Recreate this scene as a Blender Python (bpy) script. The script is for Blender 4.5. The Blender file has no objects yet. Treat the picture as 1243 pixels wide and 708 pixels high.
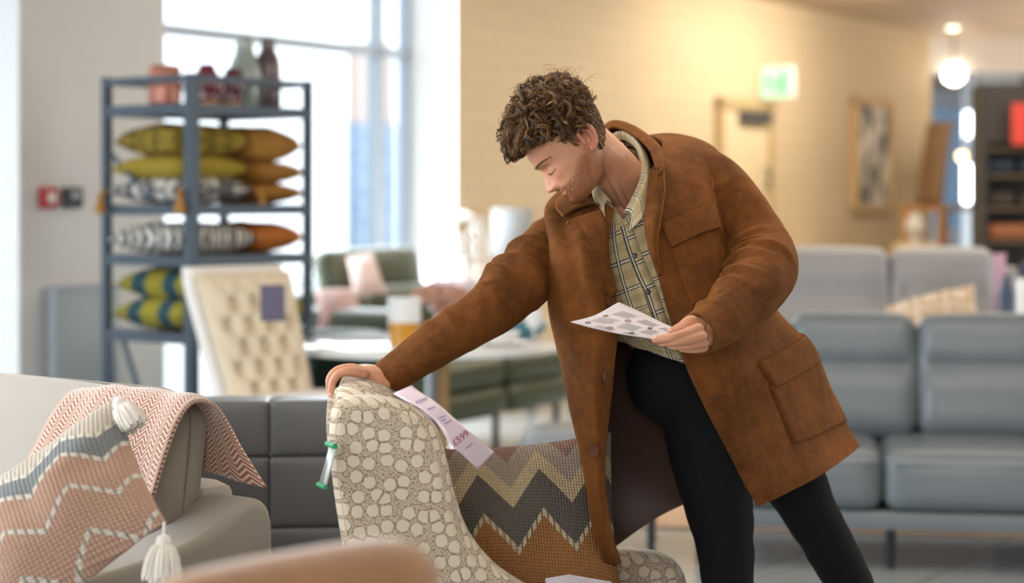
import bpy, bmesh, math, random
from mathutils import Vector, Matrix, noise, Quaternion
F, HC, Y0 = 70/36*1243, 1.37, 240.0
PI = math.pi
def P(px, py, d): return Vector(((px-621.5)*d/F, d, HC-(py-Y0)*d/F))
def PZ(px, z, d): return Vector(((px-621.5)*d/F, d, z))
V = Vector
SC = bpy.context.scene
COL = SC.collection
def lin(c):
    return c/12.92 if c <= .04045 else ((c+.055)/1.055)**2.4
def C(h):
    h = h.lstrip('#')
    return tuple(lin(int(h[i:i+2], 16)/255) for i in (0, 2, 4)) + (1,)
# ---------------------------------------------------------------- materials
class N:
    def __init__(s, name):
        s.m = bpy.data.materials.new(name); s.m.use_nodes = True
        s.t = s.m.node_tree; s.n = s.t.nodes; s.b = s.n['Principled BSDF']; s.out = s.n['Material Output']
    def new(s, ty, **kw):
        n = s.n.new(ty)
        for k, v in kw.items(): setattr(n, k, v)
        return n
    def link(s, a, b): s.t.links.new(a, b)
    def put(s, sock, v):
        if isinstance(v, bpy.types.NodeSocket): s.link(v, sock)
        elif v is not None: sock.default_value = v
    def math(s, op, a, b=None, c=None, clamp=False):
        n = s.new('ShaderNodeMath', operation=op); n.use_clamp = clamp
        s.put(n.inputs[0], a); s.put(n.inputs[1], b); s.put(n.inputs[2], c)
        return n.outputs[0]
    def mix(s, f, a, b):
        n = s.new('ShaderNodeMix', data_type='RGBA')
        s.put(n.inputs[0], f); s.put(n.inputs[6], a); s.put(n.inputs[7], b)
        return n.outputs[2]
    def coord(s, kind='Object', scale=(1, 1, 1), rot=(0, 0, 0)):
        tc = s.new('ShaderNodeTexCoord'); mp = s.new('ShaderNodeMapping')
        mp.inputs['Scale'].default_value = scale; mp.inputs['Rotation'].default_value = rot
        s.link(tc.outputs[kind], mp.inputs[0]); return mp.outputs[0]
    def sep(s, v):
        n = s.new('ShaderNodeSeparateXYZ'); s.link(v, n.inputs[0]); return n.outputs
    def comb(s, x, y, z=0):
        n = s.new('ShaderNodeCombineXYZ')
        s.put(n.inputs[0], x); s.put(n.inputs[1], y); s.put(n.inputs[2], z); return n.outputs[0]
    def noise(s, v, scale, detail=3, rough=.5):
        n = s.new('ShaderNodeTexNoise'); s.link(v, n.inputs['Vector'])
        n.inputs['Scale'].default_value = scale; n.inputs['Detail'].default_value = detail
        n.inputs['Roughness'].default_value = rough
        return n.outputs['Fac']
    def ramp(s, f, stops, interp='LINEAR'):
        n = s.new('ShaderNodeValToRGB'); n.color_ramp.interpolation = interp
        e = n.color_ramp.elements
        while len(e) > 1: e.remove(e[-1])
        e[0].position = stops[0][0]; e[0].color = stops[0][1]
        for p, c in stops[1:]:
            k = e.new(p); k.color = c
        s.put(n.inputs[0], f); return n.outputs[0]
    def bump(s, h, strength=.3, dist=.002):
        n = s.new('ShaderNodeBump'); n.inputs['Strength'].default_value = strength
        n.inputs['Distance'].default_value = dist; s.link(h, n.inputs['Height'])
        s.link(n.outputs[0], s.b.inputs['Normal']); return n
def mat(name, col, rough=.6, metal=0, var=0, vscale=20, bump=0, bscale=200, bdist=.001, sheen=0, spec=.5,
        emit=None, estr=1, coat=0, trans=0, alpha=1, vstretch=(1, 1, 1)):
    n = N(name); c = C(col) if isinstance(col, str) else col
    n.b.inputs['Roughness'].default_value = rough; n.b.inputs['Metallic'].default_value = metal
    n.b.inputs['Specular IOR Level'].default_value = spec
    co = n.coord('Object', vstretch)
    if var:
        a = tuple(max(0, x*(1-var)) for x in c[:3])+(1,); b = tuple(min(1, x*(1+var)) for x in c[:3])+(1,)
        n.link(n.mix(n.noise(co, vscale, 4), a, b), n.b.inputs['Base Color'])
    else: n.b.inputs['Base Color'].default_value = c
    if bump: n.bump(n.noise(co, bscale, 3), bump, bdist)
    if sheen:
        n.b.inputs['Sheen Weight'].default_value = sheen; n.b.inputs['Sheen Roughness'].default_value = .5
    if coat: n.b.inputs['Coat Weight'].default_value = coat; n.b.inputs['Coat Roughness'].default_value = .1
    if emit: n.b.inputs['Emission Color'].default_value = C(emit); n.b.inputs['Emission Strength'].default_value = estr
    if trans: n.b.inputs['Transmission Weight'].default_value = trans
    return n.m
# ---------------------------------------------------------------- objects
def wmat(o):
    m = Matrix.Identity(4)
    while o is not None:
        m = o.matrix_basis @ m; o = o.parent
    return m
def tag(o, label=None, cat=None, group=None, kind=None):
    if label: o['label'] = label
    if cat: o['category'] = cat
    if group: o['group'] = group
    if kind: o['kind'] = kind
    return o
def thing(name, label, cat, loc=(0, 0, 0), rz=0, group=None):
    o = bpy.data.objects.new(name, None); o.empty_display_size = .1; COL.objects.link(o)
    o.location = loc; o.rotation_euler = (0, 0, rz)
    return tag(o, label, cat, group)
class MB:
    """collects verts/faces (+ uv) of one mesh"""
    def __init__(s): s.v = []; s.f = []; s.uv = []; s.mi = []; s.cur = 0
    def add(s, vs, fs, uvs=None):
        o = len(s.v); s.v += [tuple(x) for x in vs]
        for i, f in enumerate(fs):
            s.f.append(tuple(o+k for k in f)); s.mi.append(s.cur)
            s.uv.append(uvs[i] if uvs else None)
        return s
    def xf(s, M, start=0):
        for i in range(start, len(s.v)): s.v[i] = tuple(M @ Vector(s.v[i]))
        return s
    def box(s, lo, hi):
        x0, y0, z0 = lo; x1, y1, z1 = hi
        vs = [(x, y, z) for z in (z0, z1) for y in (y0, y1) for x in (x0, x1)]
        return s.add(vs, [(0, 2, 3, 1), (4, 5, 7, 6), (0, 1, 5, 4), (2, 6, 7, 3), (0, 4, 6, 2), (1, 3, 7, 5)])
    def cbox(s, c, size): return s.box([c[i]-size[i]/2 for i in range(3)], [c[i]+size[i]/2 for i in range(3)])
    def soft(s, c, size, r=.03, puff=0, n=8, M=None, fn=None):
        h = [x/2 for x in size]; r = min(r, *[x*.98 for x in h])
        key = {}; vs = []; fs = []
        def vert(p):
            k = tuple(round(x, 5) for x in p)
            if k in key: return key[k]
            q = [p[i]*h[i] for i in range(3)]
            inn = [max(-h[i]+r, min(h[i]-r, q[i])) for i in range(3)]
            dvec = Vector([q[i]-inn[i] for i in range(3)])
            o = Vector(inn) + (dvec.normalized()*r if dvec.length > 1e-9 else dvec)
            if puff:
                for i in range(3):
                    if abs(p[i]) > .999:
                        j, k2 = (i+1) % 3, (i+2) % 3
                        o[i] += math.copysign(puff*(1-p[j]**2)*(1-p[k2]**2), p[i])
            if fn: o = Vector(fn(o))
            key[k] = len(vs); vs.append(o); return key[k]
        # denser sampling towards the edges
        g = [math.sin(PI/2*(-1+2*i/n)) for i in range(n+1)]
        for i in range(3):
            j, k2 = (i+1) % 3, (i+2) % 3
            for sg in (-1, 1):
                for a in range(n):
                    for b in range(n):
                        q = []
                        for (aa, bb) in ((a, b), (a+1, b), (a+1, b+1), (a, b+1)):
                            p = [0, 0, 0]; p[i] = sg; p[j] = g[aa]; p[k2] = g[bb]; q.append(vert(p))
                        fs.append(tuple(q) if sg > 0 else tuple(q[::-1]))
        T = Matrix.Translation(Vector(c)) @ (M if M else Matrix.Identity(4))
        return s.add([T @ v for v in vs], fs)
    def grid(s, g, cu=False, cv=False, uvm=True, flip=False):
        nv, nu = len(g), len(g[0])
        vs = [p for row in g for p in row]; fs = []; uvs = []
        mr = g[nv//2]; U = [0]
        for i in range(1, nu+1): U.append(U[-1]+(Vector(mr[i % nu])-Vector(mr[i-1])).length)
        W = [0]
        for j in range(1, nv+1): W.append(W[-1]+(Vector(g[j % nv][nu//2])-Vector(g[j-1][nu//2])).length)
        for j in range(nv if cv else nv-1):
            for i in range(nu if cu else nu-1):
                q = [(j, i), (j, i+1), (j+1, i+1), (j+1, i)]
                f = [(a % nv)*nu + b % nu for a, b in q]
                uu = [(U[b], W[a]) for a, b in q] if uvm else [(b/(nu-1), a/(nv-1)) for a, b in q]
                if flip: f = f[::-1]; uu = uu[::-1]
                fs.append(tuple(f)); uvs.append(uu)
        return s.add(vs, fs, uvs)
    def tube(s, pts, r, n=8, closed=False, caps=True, ell=None, ref=None):
        pts = [Vector(p) for p in pts]; m = len(pts)
        rr = r if isinstance(r, (list, tuple)) else [r]*m
        g = []; prev = None
        for i in range(m):
            a = pts[(i-1) % m] if (closed or i > 0) else pts[i]
            b = pts[(i+1) % m] if (closed or i < m-1) else pts[i]
            t = (b-a).normalized()
            if prev is None:
                up = Vector(ref) if ref else (Vector((0, 0, 1)) if abs(t.z) < .9 else Vector((1, 0, 0)))
            else: up = prev
            x = (up - t*up.dot(t)).normalized(); y = t.cross(x); prev = x
            e = ell[i] if isinstance(ell, (list, tuple)) else (ell or 1)
            g.append([pts[i]+x*rr[i]*math.cos(2*PI*k/n)+y*rr[i]*e*math.sin(2*PI*k/n) for k in range(n)])
        o = len(s.v); s.grid(g, cu=True, cv=closed)
        if caps and not closed:
            s.f.append(tuple(o+k for k in range(n))[::-1]); s.uv.append(None); s.mi.append(s.cur)
            s.f.append(tuple(o+(m-1)*n+k for k in range(n))); s.uv.append(None); s.mi.append(s.cur)
        return s
    def cap(s, a, ra, b, rb, n=16, ell=1, ref=None, k=5, mid=()):
        """round-ended tapered limb through a, mids, b"""
        pts = [(Vector(a), ra)] + [(Vector(p), q) for p, q in mid] + [(Vector(b), rb)]
        d0 = (pts[1][0]-pts[0][0]).normalized(); d1 = (pts[-1][0]-pts[-2][0]).normalized()
        L = []
        for i in range(k):
            t = PI/2*(i+.15)/k; L.append((pts[0][0]-d0*ra*math.cos(t), ra*math.sin(t)))
        if len(pts) > 2:
            pp = crom([p for p, _ in pts], 6*(len(pts)-1)+1); qq = crom([V((q, 0, 0)) for _, q in pts], 6*(len(pts)-1)+1)
            L += [(p, max(q.x, .001)) for p, q in zip(pp, qq)]
        else: L += [(pts[0][0].lerp(pts[1][0], t/4), ra+(rb-ra)*t/4) for t in range(5)]
        for i in range(k-1, -1, -1):
            t = PI/2*(i+.15)/k; L.append((pts[-1][0]+d1*rb*math.cos(t), rb*math.sin(t)))
        return s.tube([p for p, _ in L], [q for _, q in L], n, ell=ell, ref=ref)
    def lathe(s, prof, n=32, c=(0, 0, 0)):
        g = [[Vector((c[0]+r*math.cos(2*PI*k/n), c[1]+r*math.sin(2*PI*k/n), c[2]+z)) for k in range(n)] for r, z in prof]
        return s.grid(g, cu=True)
    def cyl(s, c, r, h, n=24): return s.lathe([(.0001, 0), (r, 0), (r, h), (.0001, h)], n, c)
    def prism(s, pts, axis_vec):
        n = len(pts); a = [Vector(p) for p in pts]; b = [p+Vector(axis_vec) for p in a]
        return s.add(a+b, [tuple(range(n))[::-1], tuple(range(n, 2*n))] + [(i, (i+1) % n, n+(i+1) % n, n+i) for i in range(n)])
    def slab(s, outline, y0, y1, r=.02, k=5, bulge=0):
        """outline: closed list of (x,z) ; extruded along y with rolled edges"""
        o = [Vector((a, b)) for a, b in outline]; n = len(o); nr = []
        ar = sum(o[i].x*o[(i+1) % n].y-o[(i+1) % n].x*o[i].y for i in range(n)); sg = 1 if ar > 0 else -1
        for i in range(n):
            t = (o[(i+1) % n]-o[i-1]).normalized(); nr.append(Vector((-t.y, t.x))*sg)
        rings = []
        def ring(off, y): rings.append([Vector((o[i].x+nr[i].x*off, y, o[i].y+nr[i].y*off)) for i in range(n)])
        for j in range(k+1):
            t = PI/2*j/k; ring(r*(1-math.sin(t)), y0+r*(1-math.cos(t)))
        for j in range(k, -1, -1):
            t = PI/2*j/k; ring(r*(1-math.sin(t)), y1-r*(1-math.cos(t)))
        st = len(s.v); s.grid(rings, cu=True)
        from mathutils.geometry import tessellate_polygon
        for first, ring_ in ((0, rings[0]), ((len(rings)-1)*n, rings[-1])):
            for tri in tessellate_polygon([[V((p.x, p.z, 0)) for p in ring_]]):
                s.f.append(tuple(st+first+q for q in tri)); s.uv.append(None); s.mi.append(s.cur)
        return s
    def mesh(s, name, smooth=True):
        me = bpy.data.meshes.new(name); me.from_pydata(s.v, [], s.f); 
        uv = me.uv_layers.new(name='UVMap'); k = 0
        for p in me.polygons:
            u = s.uv[p.index]; p.material_index = s.mi[p.index]
            if smooth: p.use_smooth = True
            for j, li in enumerate(p.loop_indices):
                if u: uv.data[li].uv = u[j]
        me.update(); return me
    def build(s, name, m, parent=None, world=False, smooth=True, label=None, fixn=True, sharp=None):
        if world and parent is not None:
            s.xf(wmat(parent).inverted())
        me = s.mesh(name, smooth)
        if fixn:
            bm = bmesh.new(); bm.from_mesh(me); bmesh.ops.remove_doubles(bm, verts=bm.verts, dist=1e-6)
            bmesh.ops.recalc_face_normals(bm, faces=bm.faces); bm.to_mesh(me); bm.free()
        if smooth and sharp is not False: me.set_sharp_from_angle(angle=math.radians(sharp or 40))
        return link(name, me, m, parent, label)
def link(name, me, m, parent=None, label=None):
    o = bpy.data.objects.new(name, me); COL.objects.link(o)
    for mm in (m if isinstance(m, (list, tuple)) else [m]): me.materials.append(mm)
    o.parent = parent
    if label: o['label'] = label
    return o
def crom(pts, n, closed=False):
    pts = [Vector(p) for p in pts]; m = len(pts); out = []
    segs = m if closed else m-1
    for i in range(n):
        t = i/(n if closed else n-1)*segs; k = min(int(t), segs-1); t -= k
        if closed: a, b, c, d = (pts[(k+j) % m] for j in (-1, 0, 1, 2))
        else:
            b, c = pts[k], pts[k+1]
            a = pts[k-1] if k > 0 else b*2-c; d = pts[k+2] if k+2 < m else c*2-b
        out.append(.5*((2*b)+(c-a)*t+(2*a-5*b+4*c-d)*t*t+(3*b-a-3*c+d)*t*t*t))
    return out
def surf(rows, nu, nv, closed=False):
    R = [crom(r, nu, closed) for r in rows]
    cols = [crom([R[j][i] for j in range(len(R))], nv) for i in range(nu)]
    return [[cols[i][j] for i in range(nu)] for j in range(nv)]
def gnorm(g, cu=False):
    nv, nu = len(g), len(g[0]); out = []
    for j in range(nv):
        row = []
        for i in range(nu):
            a = g[j][(i+1) % nu if cu else min(i+1, nu-1)]-g[j][(i-1) % nu if cu else max(i-1, 0)]
            b = g[min(j+1, nv-1)][i]-g[max(j-1, 0)][i]
            c = a.cross(b); row.append(c.normalized() if c.length > 0 else Vector((0, 0, 1)))
        out.append(row)
    return out
def disp(g, fn, cu=False):
    n = gnorm(g, cu); nv, nu = len(g), len(g[0])
    return [[g[j][i]+n[j][i]*fn(i/(nu-1), j/(nv-1), g[j][i]) for i in range(nu)] for j in range(nv)]
def solid(o, t, off=-1, moff=0):
    m = o.modifiers.new('s', 'SOLIDIFY'); m.thickness = t; m.offset = off
    m.material_offset = moff; m.material_offset_rim = 0; return m
def bev(o, w=.004, seg=2):
    m = o.modifiers.new('b', 'BEVEL'); m.width = w; m.segments = seg; m.limit_method = 'ANGLE'; return m
def pillow4(c, thick, n=26, edge=.012, wob=.004, seed=0, ex=(2.2, .62)):
    """cushion through 4 world corners (00,10,11,01); returns MB; v runs from first edge to last"""
    c00, c10, c11, c01 = [Vector(x) for x in c]; mb = MB()
    nrm = ((c10-c00).cross(c01-c00)).normalized(); ctr = (c00+c10+c11+c01)/4
    sheets = []
    for sg in (1, -1):
        g = []
        for j in range(n+1):
            row = []
            for i in range(n+1):
                u, v = i/n, j/n; a, b = 2*u-1, 2*v-1
                # edges pulled in, corners stay
                pa = a*(1-.055*(1-b*b)); pb = b*(1-.055*(1-a*a))
                uu, vv = (pa+1)/2, (pb+1)/2
                p = c00*(1-uu)*(1-vv)+c10*uu*(1-vv)+c11*uu*vv+c01*(1-uu)*vv
                h = (max(0, (1-abs(a)**ex[0]))**ex[1]*max(0, (1-abs(b)**ex[0]))**ex[1])
                w = noise.noise(V((a*2.1+seed, b*2.1, sg*3+seed)))*wob*h*2
                row.append(p+nrm*sg*(thick/2*h+w))
            g.append(row)
        sheets.append(g)
    mb.grid(sheets[0], uvm=False); mb.grid(sheets[1], uvm=False, flip=True)
    return mb
def flat_pillow(w, h, thick, z=0, seed=0, n=20):
    return pillow4([(-w/2, -h/2, z), (w/2, -h/2, z), (w/2, h/2, z), (-w/2, h/2, z)], thick, n, seed=seed, ex=(3.2, .5))
def union(mbs, voxel, smooth=2, fac=.5):
    """one continuous skin out of overlapping closed shapes"""
    mb = MB()
    for x in mbs: mb.add(x.v, x.f)
    me = mb.mesh('tmp'); bm = bmesh.new(); bm.from_mesh(me); bmesh.ops.recalc_face_normals(bm, faces=bm.faces); bm.to_mesh(me); bm.free()
    o = bpy.data.objects.new('tmp', me); COL.objects.link(o)
    r = o.modifiers.new('r', 'REMESH'); r.mode = 'VOXEL'; r.voxel_size = voxel
    if smooth: q = o.modifiers.new('q', 'SMOOTH'); q.iterations = smooth; q.factor = fac
    dg = bpy.context.evaluated_depsgraph_get(); dg.update()
    out = bpy.data.meshes.new_from_object(o.evaluated_get(dg))
    bpy.data.objects.remove(o); bpy.data.meshes.remove(me)
    out.materials.clear()
    for p in out.polygons: p.use_smooth = True
    return out
def textmesh(body, size, extrude=.0004, align='CENTER'):
    cu = bpy.data.curves.new('t', 'FONT'); cu.body = body; cu.size = size; cu.extrude = extrude; cu.align_x = align; cu.align_y = 'CENTER'
    o = bpy.data.objects.new('t', cu); COL.objects.link(o); dg = bpy.context.evaluated_depsgraph_get(); dg.update()
    me = bpy.data.meshes.new_from_object(o.evaluated_get(dg)); bpy.data.objects.remove(o); bpy.data.curves.remove(cu)
    me.materials.clear(); return me
def copy_tree(o, parent=None):
    c = o.copy(); COL.objects.link(c); c.parent = parent
    for ch in list(o.children): copy_tree(ch, c)
    return c
# ---------------------------------------------------------------- camera, light, world
cam = bpy.data.cameras.new('camera'); co = bpy.data.objects.new('camera', cam); COL.objects.link(co)
co.location = (0, 0, HC); co.rotation_euler = (PI/2, 0, 0); cam.lens = 70; cam.sensor_width = 36
cam.shift_y = -(354-Y0)/1243; cam.clip_end = 200
cam.dof.use_dof = True; cam.dof.focus_distance = 4.08; cam.dof.aperture_fstop = 2.0; cam.dof.aperture_blades = 0
SC.camera = co
SC.view_settings.view_transform = 'Standard'; SC.view_settings.look = 'None'; SC.view_settings.gamma = 1
SC.view_settings.use_curve_mapping = False; SC.view_settings.exposure = 0.3
w = bpy.data.worlds.new('sky'); SC.world = w; w.use_nodes = True
wn = w.node_tree.nodes; wb = wn['Background']; wb.inputs[0].default_value = (.86, .94, 1, 1); wb.inputs[1].default_value = 2.2
def area(name, loc, target, size, power, col, sy=None, spread=180):
    l = bpy.data.lights.new(name, 'AREA'); l.energy = power; l.color = col; l.size = size
    l.spread = math.radians(spread)
    if sy: l.shape = 'RECTANGLE'; l.size_y = sy
    o = bpy.data.objects.new(name, l); COL.objects.link(o); o.location = loc
    o.rotation_euler = (Vector(target)-Vector(loc)).to_track_quat('-Z', 'Y').to_euler(); return o
def spot(name, loc, target, power, col, ang=60, blend=.6, rad=.05):
    l = bpy.data.lights.new(name, 'SPOT'); l.energy = power; l.color = col; l.spot_size = math.radians(ang); l.spot_blend = blend; l.shadow_soft_size = rad
    o = bpy.data.objects.new(name, l); COL.objects.link(o); o.location = loc
    o.rotation_euler = (Vector(target)-Vector(loc)).to_track_quat('-Z', 'Y').to_euler(); return o
# ---------------------------------------------------------------- shell
def wx(d): return .61*d-7.91                      # window wall line, x as a function of depth
WD = V((.61, 1, 0)).normalized(); WN = V((1, -.61, 0)).normalized()   # along, into the room
def wp(px, z=0, off=0):                            # point of the wall line seen at pixel column px
    k = (px-621.5)/F; d = (7.91+off*1.1714)/(.61-k); return V((k*d, d, z))
H = 3.0
def wallm(name, col, brick=True, bs=.2):
    n = N(name); c = n.coord('Object'); s = n.sep(c)
    v = n.comb(n.math('ADD', n.math('MULTIPLY', s[1], 1/.854), 0), s[2])
    b = n.new('ShaderNodeTexBrick'); n.link(v, b.inputs[0])
    a = C(col); b.inputs['Color1'].default_value = a; b.inputs['Color2'].default_value = tuple(x*.96 for x in a[:3])+(1,)
    b.inputs['Mortar'].default_value = tuple(x*.86 for x in a[:3])+(1,); b.inputs['Scale'].default_value = 1
    b.inputs['Brick Width'].default_value = .4; b.inputs['Row Height'].default_value = .13; b.inputs['Mortar Size'].default_value = .006
    n.link(b.outputs[0], n.b.inputs['Base Color']); n.b.inputs['Roughness'].default_value = .75
    n.bump(b.outputs['Fac'], -.2, .004); return n.m
M_beige = wallm('cream_brick', '#cfba9a'); M_white = mat('white_plaster', '#d6d6d6', .7, var=.03, vscale=2)
M_reveal = mat('daylit_reveal_white', '#f4f4f4', .5)  # daylight on the window reveals put into a brighter white
def wseg(name, a, b, z0, z1, m, thick=.4):
    mb = MB(); mb.prism([(a.x, a.y, z0), (b.x, b.y, z0), (b.x, b.y, z1), (a.x, a.y, z1)], -WN*thick)
    o = mb.build(name, m, smooth=False); o['kind'] = 'structure'; return o
pA, pB, pC, pD = wp(25), wp(200), wp(555), wp(1130)
wseg('wall_left', pA, pB, 0, H, M_white)
wseg('wall_back', pC, pD, 0, H, M_beige)
wseg('wall_right', wp(-520), wp(-260), 0, H, M_white)
wseg('wall_front', pB, pC, 2.92, H, M_white)
wseg('wall_sill', pB, pC, 0, .12, M_white)
wseg('wall_lintel', wp(-260), pA, 2.92, H, M_white)
for o, m in ((bpy.data.objects['wall_back'], M_reveal),):
    pass
# floor: polished grey tiles, procedural
n = N('floor_tiles'); c = n.coord('Object', (1, 1, 1), (0, 0, math.radians(31)))
b = n.new('ShaderNodeTexBrick'); n.link(c, b.inputs[0]); b.offset = 0
b.inputs['Color1'].default_value = C('#a9b3b8'); b.inputs['Color2'].default_value = C('#9da7ac'); b.inputs['Mortar'].default_value = C('#666c70')
b.inputs['Scale'].default_value = 1; b.inputs['Brick Width'].default_value = .6; b.inputs['Row Height'].default_value = .6; b.inputs['Mortar Size'].default_value = .006
f = n.noise(n.coord('Object'), 3, 5); n.link(n.mix(n.math('MULTIPLY', f, .5), b.outputs[0], C('#7d8488')), n.b.inputs['Base Color'])
n.b.inputs['Roughness'].default_value = .22; n.bump(b.outputs['Fac'], -.2, .002); M_floor = n.m
mb = MB(); mb.box((-14, -5, -.1), (16, 34, 0)); o = mb.build('floor', M_floor, smooth=False); o['kind'] = 'structure'
# pavement outside the windows, a step below
mb = MB(); q = [wp(-520, 0, .45), wp(1130, 0, .45)]
mb.prism([(q[0].x, q[0].y, .004), (q[1].x, q[1].y, .004), (q[1].x-30, q[1].y+14, .004), (q[0].x-30, q[0].y+14, .004)], (0, 0, .02))
o = mb.build('ground', mat('pale_paving', '#dcdcda', .8), smooth=False); o['kind'] = 'structure'
# ceiling with tile grid
n = N('ceiling_tiles'); c = n.coord('Object', (1, 1, 1), (0, 0, math.radians(31.4)))
b = n.new('ShaderNodeTexBrick'); n.link(c, b.inputs[0]); b.offset = 0
b.inputs['Color1'].default_value = C('#bba48c'); b.inputs['Color2'].default_value = C('#b39b83'); b.inputs['Mortar'].default_value = C('#85766a')
b.inputs['Scale'].default_value = 1; b.inputs['Brick Width'].default_value = 1.2; b.inputs['Row Height'].default_value = .6; b.inputs['Mortar Size'].default_value = .02
n.link(b.outputs[0], n.b.inputs['Base Color']); n.b.inputs['Roughness'].default_value = .6; M_ceil = n.m
mb = MB(); a = wp(-520); z = wp(1130)
e = WD*14
mb.prism([(a.x, a.y, H), (z.x, z.y, H), (3.5, 31, H), (18, 34, H), (18, -4, H), (-6, -4, H)], (0, 0, .1))
o = mb.build('ceiling', M_ceil, smooth=False); o['kind'] = 'structure'
# far end wall with windows
M_far = mat('far_wall_grey', '#b9bcc2', .7)
mb = MB()
mb.box((4.0, 30, 0), (18, 30.3, .9)); mb.box((4.0, 30, 2.72), (18, 30.3, H))
for x0, x1 in ((4.0, 6.35), (7.15, 7.45), (8.8, 9.2), (11, 11.4), (13.6, 14), (16.4, 18)): mb.box((x0, 30, .9), (x1, 30.3, 2.72))
o = mb.build('wall_far', M_far, smooth=False); o['kind'] = 'structure'
n = N('sky_dimming_glass'); n.n.remove(n.b); g1 = n.new('ShaderNodeBsdfTransparent'); g1.inputs[0].default_value = (.26, .31, .36, 1); n.link(g1.outputs[0], n.out.inputs[0])  # tint added to dim the overbright sky behind the far windows
mb = MB(); mb.box((4.0, 30.1, .9), (18, 30.12, 2.72)); o = mb.build('window_3', n.m, smooth=False); o['kind'] = 'structure'
mb = MB(); mb.box((z.x+.05, 20.0, 2.64), (18, 20.3, H)); o = mb.build('trim_2', mat('bulkhead_paint', '#d6d2cd', .7), smooth=False); o['kind'] = 'structure'
# back return behind camera and right side of the shop
mb = MB(); mb.box((-9, -4.2, 0), (12, -4, H)); o = mb.build('wall_rear', mat('rear_wall_plaster', '#cfc8be', .8), smooth=False); o['kind'] = 'structure'
mb = MB(); mb.box((9.5, -4, 0), (9.7, 26, H)); o = mb.build('wall_side', mat('side_wall_plaster', '#c9b79c', .8), smooth=False); o['kind'] = 'structure'
# window frames
M_frame = mat('window_frame_grey', '#a3aebb', .4)
n = N('window_glass'); n.n.remove(n.b)
g1 = n.new('ShaderNodeBsdfTransparent'); g1.inputs[0].default_value = (.93, .97, .98, 1); g2 = n.new('ShaderNodeBsdfGlossy'); g2.inputs['Roughness'].default_value = .02
mx = n.new('ShaderNodeMixShader'); mx.inputs[0].default_value = .06; n.link(g1.outputs[0], mx.inputs[1]); n.link(g2.outputs[0], mx.inputs[2]); n.link(mx.outputs[0], n.out.inputs[0])
M_glass = n.m
def window(i, a, b, z0, z1, vert, horiz):
    """a,b: wall points; frame sits at the outer face"""
    off = .34
    def bar(p, q, za, zb, w=.06):
        mb = MB(); mb.prism([(p.x, p.y, za), (q.x, q.y, za), (q.x, q.y, zb), (p.x, p.y, zb)], -WN*w); return mb
    A = a-WN*off; B = b-WN*off; L = (B-A).length
    root = thing('window_%d' % i, None, None, (A.x, A.y, 0)); root['kind'] = 'structure'
    m = MB()
    for (s0, s1, za, zb) in [(0, L, z0, z0+.07), (0, L, z1-.07, z1), (0, .06, z0, z1), (L-.06, L, z0, z1)] + [(v-.035, v+.035, z0, z1) for v in vert] + [(0, L, h-.028, h+.028) for h in horiz]:
        p = A+WD*s0; q = A+WD*s1; k = bar(p, q, za, zb, .07); m.add(k.v, k.f)
    m.build('window_frame', M_frame, root, world=True, smooth=False)
    A2 = A-WN*.04; B2 = B-WN*.04
    mb = MB(); mb.add([(A2.x, A2.y, z0), (B2.x, B2.y, z0), (B2.x, B2.y, z1), (A2.x, A2.y, z1)], [(0, 1, 2, 3)])
    mb.build('window_pane', M_glass, root, world=True, smooth=False, fixn=False)
def along(px, off):       # distance along wall (offset line) from pB, for pixel px
    k = (px-621.5)/F; A = pB-WN*off       # solve (A+WD*t).x = k*(A+WD*t).y
    return (k*A.y-A.x)/(WD.x-k*WD.y)
window(1, pB, pC, .12, 2.92, [along(462, .34)], [2.27])
window(2, wp(-260), pA, 0, 2.92, [2.0], [2.27])
# white reveal lining on the right jamb of window 1
mb = MB(); a = pC-WN*.001-WD*.012; mb.prism([(a.x, a.y, .12), (a.x+WD.x*.012, a.y+WD.y*.012, .12), (a.x+WD.x*.012, a.y+WD.y*.012, 2.92), (a.x, a.y, 2.92)], -WN*.4)
o = mb.build('trim_1', M_reveal, smooth=False); o['kind'] = 'structure'
mb = MB(); a = pA-WN*.001-WD*.012; mb.prism([(a.x, a.y, 0), (a.x+WD.x*.011, a.y+WD.y*.011, 0), (a.x+WD.x*.011, a.y+WD.y*.011, 2.92), (a.x, a.y, 2.92)], -WN*.4)
o = mb.build('trim_3', M_reveal, smooth=False); o['kind'] = 'structure'  # lining added so the left reveal reads as white with daylight
# grey-blue brick tower seen through the window
bt = thing('building', 'pale bluish brick building outside, seen through the tall window', 'building', (-2.3, 32, 0))
mb = MB(); mb.box((-2.62, 31.5, 0), (-1.92, 33, 2.55)); n = N('blue_brick'); c = n.coord('Object'); s = n.sep(c); b = n.new('ShaderNodeTexBrick')
n.link(n.comb(s[0], s[2]), b.inputs[0]); b.inputs['Color1'].default_value = C('#8499b4'); b.inputs['Color2'].default_value = C('#7b90ae'); b.inputs['Mortar'].default_value = C('#9fb0c6')
b.inputs['Scale'].default_value = 1; b.inputs['Row Height'].default_value = .22; b.inputs['Brick Width'].default_value = .6; b.inputs['Mortar Size'].default_value = .03
n.link(b.outputs[0], n.b.inputs['Base Color']); M_bb = n.m
mb.build('wall', M_bb, bt, world=True, smooth=False)
mb = MB(); mb.box((-2.62, 31.6, 2.55), (-1.95, 33, 3.85)); mb.build('upper_storey', mat('pinkish_render', '#c9b6ae', .9), bt, world=True, smooth=False)
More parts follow.
